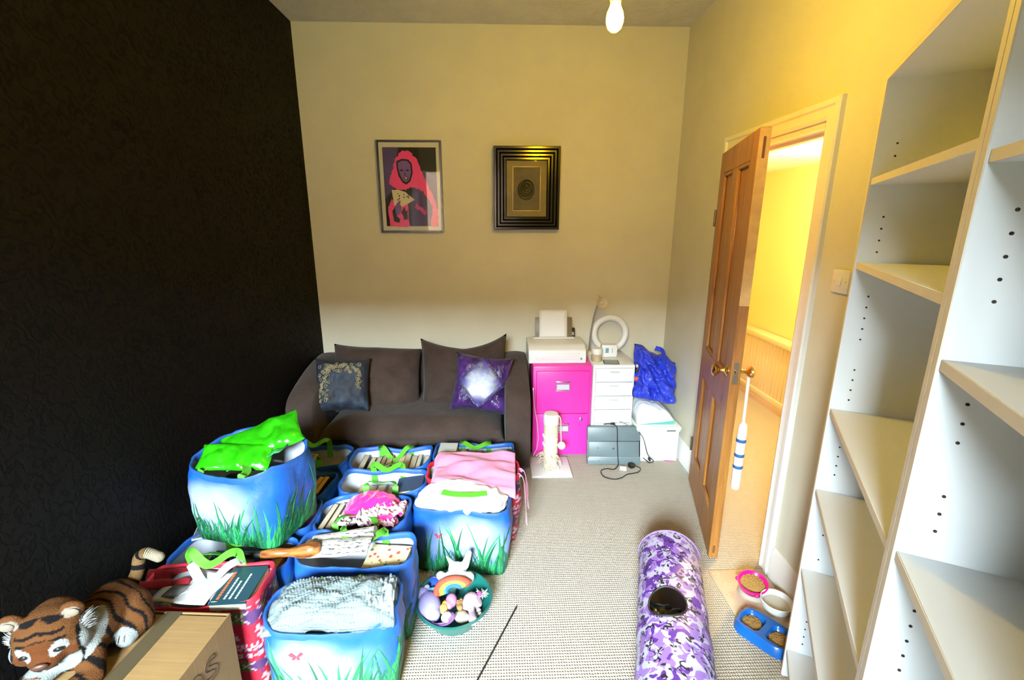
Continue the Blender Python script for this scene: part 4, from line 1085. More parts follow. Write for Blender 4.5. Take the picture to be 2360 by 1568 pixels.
tf.base(tf.mix(tf.ramp(vo.outputs[0], [(0.28, (1, 1, 1)), (0.34, (0, 0, 0))]), (0.55, 0.46, 0.28), tf.mix(tf.ramp(tf.noise(v, 12).outputs[0], [(0.5, (0, 0, 0)), (0.55, (1, 1, 1))]), (0.35, 0.06, 0.03), (0.10, 0.14, 0.05)))); tf.set(Roughness=0.6)
MB().box((0, 0, 0.0165), (0.166, 0.12, 0.003), rot=(R(8), R(-3), 0)).build('cover', tf.m, fbk, smooth=False)
M_club = NT('carved_wood'); v = M_club.coord('Object', (1, 6, 6)); a = M_club.noise(v, 7, 4, 0.6, 1.0)
M_club.base(M_club.ramp(a.outputs[0], [(0.35, (0.07, 0.022, 0.008)), (0.5, (0.30, 0.095, 0.022)), (0.7, (0.46, 0.17, 0.045))])); M_club.set(Roughness=0.28)
q0, q1, q2, q3 = G(505, 1278, .372), G(605, 1278, .372), G(690, 1272, .375), G(738, 1262, .385)
cb = thing('wooden_club', 'polished brown carved wooden club with a dark shaft lying across two totes', 'club', tuple(q1))
L = lambda p: p-q1
MB().tube(catmull([L(q0), L(q0.lerp(q1, .5)), L(q1), L(q1.lerp(q2, .5)), L(q2), L(q2.lerp(q3, .55)), L(q3)], 6), [0.010]*10+[0.011, 0.012, 0.014, 0.016, 0.017, 0.018, 0.019, 0.019, 0.018, 0.017, 0.016, 0.016, 0.018, 0.021, 0.024, 0.026, 0.027, 0.028, 0.028, 0.029, 0.029, 0.028, 0.027, 0.025, 0.023, 0.020, 0.012], 16).build('handle', M_club.m, cb)
MB().tube([L(q0.lerp(q1, -0.05)), L(q0.lerp(q1, 0.98))], 0.0135, 14).build('dark_shaft', mat('ebony', (0.012, 0.011, 0.011), 0.4), cb)
# ---- bubble wrap
I_ = bags['I'].t
tb = NT('bubble_film'); v = tb.coord('Object'); vo = tb.n('ShaderNodeTexVoronoi'); vo.inputs['Scale'].default_value = 110; vo.inputs['Randomness'].default_value = 0.25; tb.l(v, vo.inputs[0])
tb.base((0.22, 0.27, 0.275)); tb.set(Roughness=0.18, Alpha=0.62); tb.p.inputs['Transmission Weight'].default_value = 0.15
tb.bump(tb.math('SUBTRACT', 1.0, vo.outputs[0]), 0.6, 0.006)
bw_ = thing('bubble_wrap', 'crumpled clear bubble wrap bulging out of a tote', 'bubble wrap', (I_.location.x, I_.location.y, 0.20), I_.rotation_euler.z)
def bub(u, v):
    x, y = u*2-1, v*2-1
    e = max(0, 1-abs(x)**3.0)*max(0, 1-abs(y)**3.0)
    z = 0.105+0.085*e**0.5+0.020*nz(x*3, y*3, 4)+0.012*abs(nz(x*8, y*6, 9))
    z += 0.02*math.exp(-((x-0.65)**2/0.05+(y-0.1)**2/0.2))
    return Vector((x*0.213, y*0.094-0.004*math.sin(x*4), z))
sheet('film', bub, 70, 40, tb.m, bw_, 0.003)
b = MB(); rg = random.Random(5)
for j in range(17):
    for i in range(40):
        u, v = (i+0.5*(j % 2)+0.5)/41, (j+0.5)/17
        if u > 0.72+0.1*nz(v*5, 0, 1) or u < 0.12: continue
        p = bub(u, v); b.sphere(p+Vector((0, 0, 0.001)), (0.0042, 0.0042, 0.0034), 7, 5)
o = b.build('bubbles', tb.m, bw_); o['kind'] = 'stuff'
b = MB()
sheet('loose_film', lambda u, v: Vector((0.105+u*0.105, -0.075+v*0.14, 0.175+0.035*abs(nz(u*4, v*5, 2))+0.03*nz(u*10, v*8, 6)+0.015*u-0.06*(2*v-1)**4)), 26, 24, mat('clear_crinkle_film', (0.30, 0.35, 0.35), 0.12, Alpha=0.5, bump=0.6, bscale=40, bdist=0.01), bw_, 0.002, 20)
blob('wrapped_lump', [((0, 0, 0.06), (0.19, 0.07, 0.10)), ((-0.08, 0, 0.1), (0.08, 0.06, 0.05))], mat('grey_wrapped', (0.13, 0.17, 0.175), 0.6, var=0.4, vscale=14), bw_, 0.012)
# ---- what is in the knit bag by the box
ho = H.t.location
tbk = thing('reference_book', 'dark teal hardback lying in the red knit-print bag', 'book', (ho.x+0.125, ho.y-0.01, 0.372), R(2))
MB().box((0, 0, 0.012), (0.115, 0.165, 0.022)).build('page_block', M_pages, tbk, smooth=False)
MB().box((0, 0, 0.0255), (0.12, 0.17, 0.004)).build('cover', mat('teal_cover', (0.008, 0.035, 0.042), 0.35), tbk, smooth=False)
RT = Matrix.Translation((0, 0, 0.0282))
for i, (s_, sz, xx, cm) in enumerate((('READING', 0.019, -0.040, (0.45, 0.09, 0.03)), ('for the long', 0.012, -0.018, (0.45, 0.6, 0.62)), ('evenings in', 0.012, -0.001, (0.45, 0.6, 0.62)), ('stories', 0.011, 0.018, (0.45, 0.6, 0.62)))):
    b = MB(); rg = random.Random(i)
    y = -0.065
    while y < 0.05-0.02*(i % 3):
        ln = rg.uniform(0.004, 0.012); b.box((xx, y+ln/2, 0.0283), (0.006 if i else 0.009, ln, 0.0006)); y += ln+0.003
    b.build('cover_lettering', mat('lettering_%d' % (1 if i else 0), cm, 0.5), tbk, smooth=False)
dcm = thing('document', 'white printed document with a photo lying in the red knit-print bag', 'paper', (ho.x-0.03, ho.y-0.01, 0.388), R(-8))
sheet('page', lambda u, v: Vector(((u-.5)*0.20, (v-.5)*0.15, 0.004+0.010*nz(u*2, v*2, 3)+0.008*u)), 14, 12, M_paper, dcm, 0.002)
sheet('photo', lambda u, v: Vector((-0.065+u*0.055, -0.06+v*0.055, 0.011+0.010*nz((0.175+u*.275)*2, (0.1+v*.37)*2, 3)+0.006*u)), 8, 8, M_photo, dcm, 0.001)
rc = thing('red_cloth', 'dark red cloth folded at the wall side of the knit-print bag', 'cloth', (ho.x-0.14, ho.y+0.03, 0.36), R(4))
sheet('fold', lambda u, v: Vector(((u-.5)*0.17, (v-.5)*0.08, 0.03+0.012*math.sin(v*8)+0.01*nz(u*4, v*3, 1))), 18, 14, fabric('dark_red_wool', (0.16, 0.006, 0.012), (0.24, 0.012, 0.02)), rc, 0.01)
# ================================================================== cardboard box and plush tiger
def cardboard():
    t = NT('cardboard'); v = t.coord('Object', (1, 60, 1)); a = t.noise(v, 4, 2, 0.5); b = t.noise(t.coord('Object'), 5, 3, 0.6)
    f = t.math('MULTIPLY_ADD', a.outputs[0], 0.5, t.math('MULTIPLY', b.outputs[0], 0.5))
    t.base(t.ramp(f, [(0.35, (0.155, 0.088, 0.028)), (0.65, (0.21, 0.122, 0.042))])); t.set(Roughness=0.8); t.bump(a.outputs[0], 0.15, 0.002); return t.m
M_card = cardboard()
BZ = 0.42
bxo = thing('cardboard_box', 'closed brown cardboard box sealed with brown tape', 'box', (-1.058, 1.035, 0), R(-4))
bw2, bd2 = 0.41, 0.40
q = MB(); c_ = 0.004
q.box((-bw2/2+c_/2, 0, BZ/2), (c_, bd2, BZ)); q.box((bw2/2-c_/2, 0, BZ/2), (c_, bd2, BZ)); q.box((0, -bd2/2+c_/2, BZ/2), (bw2-2*c_, c_, BZ)); q.box((0, bd2/2-c_/2, BZ/2), (bw2-2*c_, c_, BZ)); q.box((0, 0, c_/2), (bw2-2*c_, bd2-2*c_, c_))
q.build('carton', M_card, bxo, smooth=False)
for s_ in (-1, 1):
    MB().box((s_*bw2/4, -0.004, BZ-0.003), (bw2/2-0.001, bd2-0.014, c_), bevel=0.001, seg=1).build('flap', M_card, bxo, smooth=False)
M_tape = mat('brown_parcel_tape', (0.050, 0.036, 0.016), 0.55, var=0.12, vscale=12)
MB().box((0.03, 0.0, BZ-0.0002), (0.05, bd2+0.001, 0.001)).build('tape', M_tape, bxo, smooth=False)
MB().box((0.0, -0.10, BZ+0.0004), (bw2+0.001, 0.055, 0.001)).build('tape', M_tape, bxo, smooth=False)
MB().box((bw2/2+0.0006, -0.10, BZ-0.05), (0.001, 0.055, 0.10)).build('tape', M_tape, bxo, smooth=False)
text_mesh('printed_lettering', 'mes', 0.16, mat('carton_ink', (0.05, 0.022, 0.012), 0.7), bxo, Matrix.Translation((bw2/2+0.001, -0.01, BZ-0.075)) @ Matrix(((0, 0, 1, 0), (1, 0, 0, 0), (0, 1, 0, 0), (0, 0, 0, 1))), 0.0003, outline=0.0016)

tg_o = Vector((-1.10, 1.09, BZ))
tig = thing('plush_tiger', 'striped plush toy tiger lying on the cardboard box', 'toy', tg_o)
def T_(x, y, z): return Vector((x-0.028, y, z))-tg_o
hd = T_(-1.100, 1.005, 0.598)                       # head centre
hf = Vector((0.30, -0.80, -0.35)).normalized()      # facing: to the camera, down a little
hr = hf.cross(Vector((0, 0, 1))).normalized(); hu_ = hr.cross(hf).normalized()
HM = Matrix((hr, hu_, -hf)).transposed()            # local x right, y up, -z forward
def hp_(x, y, z): return hd+hr*x+hu_*y+hf*z
head_e = HM.to_euler()
ch, rp = T_(-1.075, 1.045, 0.505), T_(-1.085, 1.20, 0.505)
balls = [(hd, (0.088, 0.080, 0.078), head_e), (hp_(0, -0.025, 0.058), (0.048, 0.040, 0.042), head_e), (hp_(-0.05, -0.03, 0.03), (0.045, 0.045, 0.04), head_e), (hp_(0.05, -0.03, 0.03), (0.045, 0.045, 0.04), head_e),
         ('t', ch, rp, 0.076, 0.080), ('t', hd+hf*-0.03, ch, 0.066, 0.072),
         ('t', T_(-1.03, 1.03, 0.49), T_(-0.995, 0.985, 0.445), 0.042, 0.034), ('t', T_(-0.995, 0.985, 0.445), T_(-1.02, 0.90, 0.452), 0.034, 0.033),
         ('t', T_(-1.12, 1.03, 0.47), T_(-1.15, 0.93, 0.452), 0.040, 0.033),
         ('t', T_(-1.035, 1.205, 0.49), T_(-0.985, 1.17, 0.465), 0.062, 0.046), ('t', T_(-0.985, 1.17, 0.465), T_(-0.990, 1.115, 0.452), 0.042, 0.032),
         (hp_(-0.070, 0.070, -0.01), (0.030, 0.034, 0.016), head_e), (hp_(0.070, 0.070, -0.01), (0.030, 0.034, 0.016), head_e)]
OR, BKc, WHc = (0.070, 0.027, 0.008), (0.004, 0.003, 0.003), (0.17, 0.185, 0.18)
HS = 0.86
txy = G(118, 1452, BZ+HS*hd.z)
tig.location = (txy.x-HS*hd.x, txy.y-HS*hd.y, BZ); tig.scale = (HS, HS, HS)
def tiger_col(p, n):
    d = p-hd; x, y, z = d.dot(hr), d.dot(hu_), d.dot(hf)
    if d.length < 0.135 and z > -0.075:
        c = OR
        if y < -0.045 and z < 0.085: c = WHc
        if abs(x) > 0.073 and y < 0.03: c = WHc if abs(x) > 0.080 else BKc
        if y > 0.015 and z > 0:
            if math.sin((y+abs(x)*0.30)*400) > 0.35 and abs(x) < 0.058: c = BKc
        if z > 0.06 and y > -0.025: c = (0.062, 0.019, 0.005)
        if (abs(x)-0.040)**2+(y-0.012)**2 < 0.00042 and z > 0: c = (0.20, 0.21, 0.20)
        if math.hypot(abs(x)-0.07, y-0.075) < 0.02 and z > -0.02: c = (0.16, 0.14, 0.11)
        return c
    ax = (p-ch).dot((rp-ch).normalized())
    if (p-T_(-0.990, 1.105, 0.452)).length < 0.038: return WHc
    if (p-T_(-1.02, 0.895, 0.452)).length < 0.030: return WHc
    if p.y < (ch.y-0.01) and p.z < T_(0, 0, 0.50).z and -0.02 < (p-hd).dot(hr) < 0.06 and n.y < -0.2: return WHc
    s_ = math.sin((ax+0.25*abs(p.x-ch.x)+0.02*nz(p.x*14, p.y*14, p.z*14))*150)
    if s_ > 0.55+0.5*nz(p.x*9, p.y*9, p.z*9+3): return BKc
    return OR
M_plush = vcol_mat('plush_fur', 0.95, bump=0.7, bscale=260, bdist=0.004, spec=0.1)
blob('body', balls, M_plush, tig, 0.0055, tiger_col, 3)
tl_ = catmull([T_(-1.075, 1.265, 0.52), T_(-1.07, 1.30, 0.555), T_(-1.065, 1.315, 0.60), T_(-1.035, 1.315, 0.618), T_(-0.995, 1.315, 0.600)], 8)
b = MB(); n_ = len(tl_)
for i in range(n_-1):
    c = BKc if (i//3) % 3 == 0 and i < 26 else ((0.11, 0.062, 0.025) if i < 24 else (0.18, 0.155, 0.11))
    b.tube([tl_[i], tl_[i+1]], [0.022-0.004*i/n_, 0.022-0.004*(i+1)/n_], 12, col=c)
b.sphere(tl_[-1], 0.0185, 12, 8, col=(0.18, 0.155, 0.11)); b.build('tail', M_plush, tig, cols=True)
for s_ in (-1, 1):
    e_ = MB().sphere(hp_(s_*0.038, 0.006, 0.070), (0.013, 0.0085, 0.006), 14, 8, rot=head_e).build('eye', mat('glass_eye', (0.008, 0.008, 0.008), 0.12), tig)
    MB().sphere(hp_(s_*0.074, 0.074, 0.006), (0.016, 0.019, 0.005), 14, 8, rot=head_e).build('inner_ear', mat('cream_plush', (0.17, 0.14, 0.10), 0.9), tig)
MB().sphere(hp_(0, -0.010, 0.100), (0.020, 0.012, 0.008), 14, 8, rot=head_e).build('nose', mat('brown_nose', (0.05, 0.018, 0.010), 0.5), tig)
MB().tube(catmull([hp_(-0.028, -0.045, 0.088), hp_(0, -0.036, 0.100), hp_(0.028, -0.045, 0.088)], 6), 0.0022, 6).build('mouth', M_black, tig)
b = MB(); rg = random.Random(2)
for i in range(420):
    a_ = rg.uniform(-1.9, 1.9); s_ = 1 if a_ > 0 else -1; r_ = 0.085
    base_ = hp_(math.sin(a_)*r_, -math.cos(a_)*r_*0.9, rg.uniform(-0.02, 0.02)); tip = base_+(hr*math.sin(a_)-hu_*math.cos(a_))*rg.uniform(.010, .024)-hf*rg.uniform(0, .02)
    b.cyl(base_, tip, 0.0022, 0.0003, 5, caps=False)
o = b.build('ruff', mat('pale_ruff', (0.15, 0.15, 0.145), 0.9), tig); o['kind'] = 'stuff'
b = MB()
for k in (-1, 0, 1): b.tube([T_(-0.990+k*0.014, 1.088, 0.480), T_(-0.990+k*0.016, 1.077, 0.462)], 0.0016, 5)
b.build('claws', M_black, tig)

# ================================================================== toy bin
bc = Vector((-0.190, 1.615, 0))
tt_ = NT('teal_plastic'); tt_.base((0.010, 0.135, 0.115)); tt_.set(Roughness=0.28); tt_.p.inputs['Transmission Weight'].default_value = 0.25; tt_.p.inputs['Alpha'].default_value = 0.93
bn = thing('toy_tub', 'round teal plastic tub full of small soft toys', 'tub', bc)
MB().lathe([(0.0, 0.004), (0.098, 0.0), (0.104, 0.002), (0.150, 0.086), (0.160, 0.089), (0.161, 0.095), (0.155, 0.097), (0.147, 0.091), (0.101, 0.008), (0.0, 0.008)], seg=64).build('tub', tt_.m, bn)
GT = 'soft toys in the teal tub'
def toy(name, label, px, py, z, rz=0.0):
    p = G(px, py, z-0.05); return thing(name, label, 'toy', p, rz, GT)
def soft(name, col, rough=0.9): return mat(name, col, rough, var=0.1, vscale=40, bump=0.5, bscale=220, bdist=0.003)
M_lav = soft('lavender_plush', (0.24, 0.22, 0.48)); M_wpl = soft('white_plush', (0.42, 0.44, 0.43)); M_mau = soft('mauve_plush', (0.38, 0.28, 0.35)); M_ppl = soft('pink_fur', (0.42, 0.15, 0.33)); M_lbl = soft('light_blue_plush', (0.10, 0.36, 0.66)); M_dbl = soft('royal_blue_plush', (0.015, 0.06, 0.36)); M_yel = soft('yellow_plush', (0.5, 0.33, 0.07)); M_brn = soft('brown_plush', (0.22, 0.12, 0.04)); M_bei = soft('beige_plush', (0.30, 0.26, 0.19))
t = toy('plush_mouse', 'fat lavender plush mouse lying at the edge of the teal tub', 990, 1400, 0.125, R(15))
blob('body', [((0, 0, 0.01), (0.046, 0.066, 0.038)), ((-0.022, 0.065, 0.012), (0.030, 0.028, 0.026)), ((0.005, -0.045, 0.005), (0.034, 0.03, 0.03))], M_lav, t, 0.005)
MB().tube(catmull([(0.0, -0.07, 0.0), (0.01, -0.095, 0.005), (0.05, -0.105, 0.012), (0.085, -0.085, 0.018)], 8), 0.004, 8).build('tail', mat('violet_cord', (0.20, 0.08, 0.32), 0.6), t)
for s_ in (-1, 1): MB().sphere((-0.022+s_*0.022, 0.078, 0.03), (0.012, 0.006, 0.012), 12, 8).build('ear', M_lav, t)
t = toy('plush_dog', 'white plush dog with pointed ears sprawled over the rim of the teal tub', 1052, 1330, 0.165)
blob('body', [((0, 0, 0), (0.058, 0.032, 0.030)), ((0.0, 0.035, 0.012), (0.040, 0.030, 0.030)), ((-0.055, -0.025, -0.01), (0.026, 0.022, 0.02)), ((0.055, -0.005, 0.0), (0.024, 0.03, 0.02)), ('t', (-0.025, 0.05, 0.03), (-0.05, 0.065, 0.055), 0.013, 0.004), ('t', (0.035, 0.045, 0.02), (0.052, 0.06, 0.07), 0.018, 0.014), ((-0.07, 0.01, 0.0), (0.02, 0.02, 0.018))], M_wpl, t, 0.005)
for s_ in (-1, 1): MB().sphere((-0.062+s_*0.012, -0.045, 0.002), 0.003, 10, 6).build('eye', M_black, t)
t = toy('plush_rainbow', 'curved soft rainbow with red, yellow, green and blue bands on the toy tub', 1046, 1372, 0.155)
RB = [((0.72, 0.06, 0.03), 0.066, 0.013), ((0.75, 0.20, 0.03), 0.052, 0.008), ((0.75, 0.60, 0.05), 0.043, 0.007), ((0.06, 0.40, 0.16), 0.035, 0.006), ((0.02, 0.12, 0.45), 0.028, 0.007)]
for i, (c, r_, w_) in enumerate(RB):
    pts = []
    for k in range(18):
        a_ = R(205)-R(175)*k/17; pts.append((math.cos(a_)*r_*1.1, 0.01+math.sin(a_)*r_*0.62, 0.012+math.sin(a_)*r_*0.35))
    MB().tube(pts, w_, 10).build('band', soft('rainbow_%d' % i, c), t)
t = toy('plush_fish', 'light blue plush fish in the toy tub', 1003, 1362, 0.135, R(12))
blob('body', [((0, 0, 0), (0.060, 0.016, 0.016)), ((0.03, 0, 0.002), (0.035, 0.02, 0.018))], M_lbl, t, 0.004)
MB().prism([(-0.055, -0.003), (-0.078, 0.016), (-0.070, 0.0), (-0.078, -0.012)], 'z', -0.006, 0.006).build('tail_fin', M_yel, t)
t = toy('soft_ball', 'royal blue plush ball in the toy tub', 1000, 1344, 0.12); blob('ball', [((0, 0, 0), (0.036, 0.032, 0.03))], M_dbl, t, 0.005)
MB().tube([(0.032*math.cos(k*2*PI/20), 0.0, 0.0305*math.sin(k*2*PI/20)) for k in range(20)], 0.0016, 6, closed=True).build('seam', M_black, t)
t = toy('fur_toy', 'pink furry toy in the middle of the toy tub', 1040, 1388, 0.130); blob('body', [((0, 0.008, 0.0), (0.024, 0.030, 0.026)), ((-0.008, -0.018, 0), (0.016, 0.02, 0.018))], M_ppl, t, 0.004)
t = toy('plush_elephant', 'mauve plush elephant with its trunk hanging down inside the toy tub', 1086, 1392, 0.130)
blob('body', [((0, 0.015, 0.0), (0.036, 0.036, 0.032)), ((-0.022, -0.005, 0), (0.02, 0.024, 0.022)), ('t', (0.0, -0.012, 0.0), (0.006, -0.05, -0.004), 0.016, 0.013), ('t', (0.006, -0.05, -0.004), (0.012, -0.085, 0.0), 0.015, 0.019)], M_mau, t, 0.0045)
MB().sphere((0.030, 0.0, 0.012), (0.020, 0.026, 0.006), 14, 8, rot=(0, R(40), 0)).build('ear', M_mau, t)
t = toy('plush_bird', 'small yellow plush bird in the toy tub', 1022, 1404, 0.132); blob('body', [((0, 0, 0), (0.018, 0.022, 0.018)), ((0.004, 0.022, 0.004), (0.013, 0.012, 0.012))], M_yel, t, 0.004)
MB().cyl((0.004, 0.033, 0.006), (0.004, 0.044, 0.004), 0.005, 0.0008, 10).build('beak', mat('orange_felt', (0.6, 0.2, 0.03), 0.8), t)
t = toy('plush_leopard', 'small brown spotted plush cub in the toy tub', 1061, 1394, 0.132); blob('body', [((0, 0, 0), (0.018, 0.026, 0.018)), ((0.0, -0.022, 0.006), (0.014, 0.013, 0.013))], M_brn, t, 0.004)
b = MB(); rg = random.Random(1)
for i in range(16):
    a_, e_ = rg.uniform(0, 6.28), rg.uniform(.3, 1.2); b.sphere((0.0175*math.cos(a_)*math.cos(e_), 0.0255*math.sin(a_)*math.cos(e_), 0.0178*math.sin(e_)), 0.003, 7, 5)
b.build('spots', mat('orange_spots', (0.45, 0.16, 0.04), 0.8), t)
t = toy('feather_toy', 'fluffy white and magenta cat toy in the toy tub', 1110, 1372, 0.145); b = MB(); rg = random.Random(6)
for i in range(60):
    v = Vector((rg.gauss(0, 1), rg.gauss(0, 1), rg.uniform(-.2, 1))).normalized(); b.cyl((0, 0, 0), v*rg.uniform(.015, .035), 0.003, 0.0006, 5, caps=False)
b.build('tuft', M_wpl, t); MB().sphere((-0.008, -0.006, 0.012), 0.010, 12, 8).build('core', soft('magenta_felt', (0.45, 0.05, 0.26)), t)
t = toy('plush_sheep', 'small white plush sheep with purple ribbons in the toy tub', 1030, 1424, 0.128); blob('body', [((0, 0, 0), (0.024, 0.026, 0.020)), ((0.0, -0.024, 0.004), (0.014, 0.014, 0.014))], M_wpl, t, 0.004)
MB().ribbon(catmull([(0.02, 0.01, 0.014), (0.032, -0.02, 0.02), (0.01, -0.045, 0.016), (-0.03, -0.05, 0.01)], 6), [(0, 0, 1)]*19, 0.007, 0.0012).build('ribbon', MATS['violet_cord'], t)
t = toy('plush_rabbit', 'beige plush rabbit under the elephant in the toy tub', 1064, 1422, 0.115); blob('body', [((0, 0, 0), (0.030, 0.026, 0.022)), ((0.02, -0.01, 0.006), (0.016, 0.016, 0.015)), ('t', (-0.02, 0.005, 0.01), (-0.035, -0.02, 0.016), 0.008, 0.006)], M_bei, t, 0.0045)
t = toy('plush_snake', 'pale plush caterpillar along the wall of the toy tub', 1096, 1412, 0.11)
for k in range(5): MB().sphere((0.0+0.006*k, 0.04-0.018*k, 0.004), 0.013-0.0008*k, 14, 8).build('segment', M_bei if k % 2 else M_mau, t)

# ================================================================== play tunnel
T0, T1, TR = Vector((0.775, 1.79, 0.128)), Vector((0.455, 0.80, 0.128)), 0.128
ta = (T1-T0).normalized(); tl2 = (T1-T0).length; ts = ta.cross(Vector((0, 0, 1))).normalized()
def camo():
    t = NT('purple_camouflage'); v = t.coord('Object'); 
    a = t.noise(v, 20, 2, 0.5, 0.8); b = t.noise(t.coord('Object', (1, 1, 1), (0.4, 0.3, 1.0)), 17, 2, 0.5, 1.0); c = t.noise(t.coord('Object', (1, 1, 1), (1.0, 0.8, 0.3)), 27, 2, 0.5, 0.8)
    st = lambda x, p: t.ramp(x, [(p-0.008, (0, 0, 0)), (p+0.008, (1, 1, 1))])
    col = t.mix(st(c.outputs[0], 0.52), (0.37, 0.34, 0.46), (0.22, 0.12, 0.36))
    col = t.mix(st(a.outputs[0], 0.57), col, (0.085, 0.022, 0.22))
    d = t.noise(t.coord('Object', (1, 1, 1), (0.2, 1.3, 0.5)), 30, 1, 0.4, 1.4)
    rid = t.math('ABSOLUTE', t.math('SUBTRACT', d.outputs[0], 0.5)); lin_ = t.math('LESS_THAN', rid, 0.06)
    e = t.noise(t.coord('Object', (1, 1, 1), (1.7, 0.2, 0.9)), 26, 1, 0.4)
    msk = t.math('MULTIPLY', lin_, t.math('GREATER_THAN', e.outputs[0], 0.55))
    t.base(t.mix(msk, col, (0.012, 0.012, 0.022))); t.set(Roughness=0.5)
    w = t.noise(v, 30, 2, 0.5); t.bump(w.outputs[0], 0.3, 0.006); return t.m
tn = thing('play_tunnel', 'purple camouflage fabric cat tunnel with a round black peephole', 'cat tunnel', (T0+T1)/2*1.0-Vector((0, 0, 0.128)))
tnl = Vector(tn.location)
hc = G(1537, 1384, 0.256); ht = (hc-T0).dot(ta); hs = (hc-T0).dot(ts)
def tunp(t, th, r=TR):
    p = T0+ta*(t*tl2); w_ = 1+0.012*math.sin(t*tl2*42)*0.6+0.02*nz(math.cos(th)*2, math.sin(th)*2, t*9)
    rr_ = r*w_; z = rr_*math.sin(th); q = p+ts*(rr_*math.cos(th)*1.02)+Vector((0, 0, z)); q.z = max(q.z, 0.003+(TR-r)); return q
def tun_mesh(r, name, m):
    nu, nv = 80, 150; vs = []; fs = []
    for j in range(nv):
        for i in range(nu): vs.append(tunp(j/(nv-1), 2*PI*i/nu, r)-tnl)
    hid = set()
    for j in range(nv):
        for i in range(nu):
            th = 2*PI*i/nu
            if math.sin(th) > 0:
                ds = (PI/2-th)*TR-hs*0.0; dt = j/(nv-1)*tl2-ht
                rr2 = math.hypot(dt/0.070, (ds-math.asin(max(-1, min(1, hs/TR)))*TR)/0.070)
                if rr2 < 1: hid.add(j*nu+i)
                elif rr2 < 1.22:                           # pull the ring onto the hole's edge
                    k = 1/rr2; vs[j*nu+i] = vs[j*nu+i].lerp(tunp((ht+dt*k)/tl2, PI/2-((ds-math.asin(hs/TR)*TR)*k+math.asin(hs/TR)*TR)/TR, r)-tnl, 1.0)
    for j in range(nv-1):
        for i in range(nu):
            f = (j*nu+i, j*nu+(i+1) % nu, (j+1)*nu+(i+1) % nu, (j+1)*nu+i)
            if any(k in hid for k in f): continue
            fs.append(f)
    return link(name, mesh_from(name, vs, fs, smooth=True, angle=80), m, tn)
tun_mesh(TR, 'fabric_tube', camo()); tun_mesh(TR-0.004, 'black_lining', mat('black_nylon', (0.006, 0.006, 0.007), 0.5))
h0 = math.asin(hs/TR)
ring = [tunp((ht+0.070*math.sin(k*2*PI/40))/tl2, PI/2-(h0+0.070*math.cos(k*2*PI/40)/TR), TR+0.001)-tnl for k in range(40)]
MB().tube(ring, 0.0035, 8, closed=True).build('peephole_binding', MATS['black_nylon'], tn)
for t_ in (0.0, 1.0): MB().tube([tunp(t_, 2*PI*k/48, TR+0.001)-tnl for k in range(48)], 0.004, 8, closed=True).build('end_hoop', mat('lilac_binding', (0.22, 0.14, 0.34), 0.5), tn)
sheet('drooping_flap', lambda u, v: (hc-tnl)+ta*((u-.5)*0.10)+ts*((v-.5)*0.11)+Vector((0, 0, -0.055-0.05*((u-.5)**2)+0.015*nz(u*4, v*4, 2))), 14, 14, mat('black_nylon_flap', (0.008, 0.009, 0.011), 0.35), tn, 0.002)

# ================================================================== cat feeding corner
mt_ = thing('feeding_mat', 'thin peach plastic feeding mat printed with paw prints', 'mat', (1.12, 1.672, 0))
MB().box((0, 0, 0.0018), (0.255, 0.33, 0.0036), bevel=0.0012).build('sheet', mat('peach_plastic', (0.48, 0.36, 0.25), 0.35, var=0.06), mt_)
M_pad = mat('paw_print', (0.50, 0.36, 0.22), 0.5)
for i in range(10):
    x = -0.10+0.03*(i % 2)+0.085*(i//5); y = 0.13-0.062*(i % 5); b = MB()
    b.tube([(x+0.011*math.cos(k*2*PI/16), y+0.010*math.sin(k*2*PI/16), 0.0038) for k in range(16)], 0.0012, 5, closed=True)
    for a_ in (-0.9, -0.3, 0.3, 0.9): b.tube([(x+0.019*math.sin(a_)+0.004*math.cos(k*PI/4), y+0.018*math.cos(a_)+0.005*math.sin(k*PI/4), 0.0038) for k in range(8)], 0.001, 5, closed=True)
    b.build('paw_print', M_pad, mt_)
M_kib = [mat('kibble_%d' % i, c, 0.75) for i, c in enumerate(((0.26, 0.14, 0.035), (0.36, 0.20, 0.05), (0.17, 0.12, 0.03)))]
def kibble(label, loc, rx, ry, dome, n, seed, rot=(0, 0, 0), mi=0):
    b = MB(); rg = random.Random(seed); E3 = Euler(rot).to_matrix()
    b.sphere((0, 0, -0.004), (rx, ry, dome*0.9), 24, 10, col=None, rot=rot)
    for i in range(n):
        a_ = rg.uniform(0, 2*PI); r_ = math.sqrt(rg.random())*0.97; x, y = rx*r_*math.cos(a_), ry*r_*math.sin(a_); z = dome*math.sqrt(max(0, 1-r_*r_))*0.9-0.004
        p = E3 @ Vector((x, y, z)); s_ = rg.uniform(.0032, .005)
        b.box(p, (s_*1.5, s_*1.3, s_), bevel=s_*0.3, seg=1, rot=(rg.uniform(0, 3), rg.uniform(0, 3), rg.uniform(0, 3)))
    o = b.build('kibble', M_kib[mi]); o.location = loc; tag(o, label, 'cat food', kind='stuff'); return o
pb = G(1733, 1340, 0.055)
t = thing('cat_bowl', 'hot pink tilted plastic cat bowl on a clear ring base', 'bowl', (pb.x, pb.y, 0.0036), R(20))
tilt = (R(10), R(-4), 0)
MB().lathe([(0.028, 0.0), (0.048, 0.012), (0.058, 0.036), (0.060, 0.044), (0.055, 0.045), (0.050, 0.036), (0.036, 0.018), (0.0, 0.014)], (0, 0, 0.012), 40, rot=tilt, sx=1.12).build('bowl', mat('hot_pink_plastic', (0.68, 0.006, 0.20), 0.25), t)
MB().lathe([(0.052, 0.0), (0.060, 0.0), (0.056, 0.020), (0.050, 0.022), (0.052, 0.0)], (-0.006, -0.012, 0.0), 40, close=False).build('ring_base', mat('clear_plastic', (0.7, 0.62, 0.52), 0.15, Alpha=0.35), t)
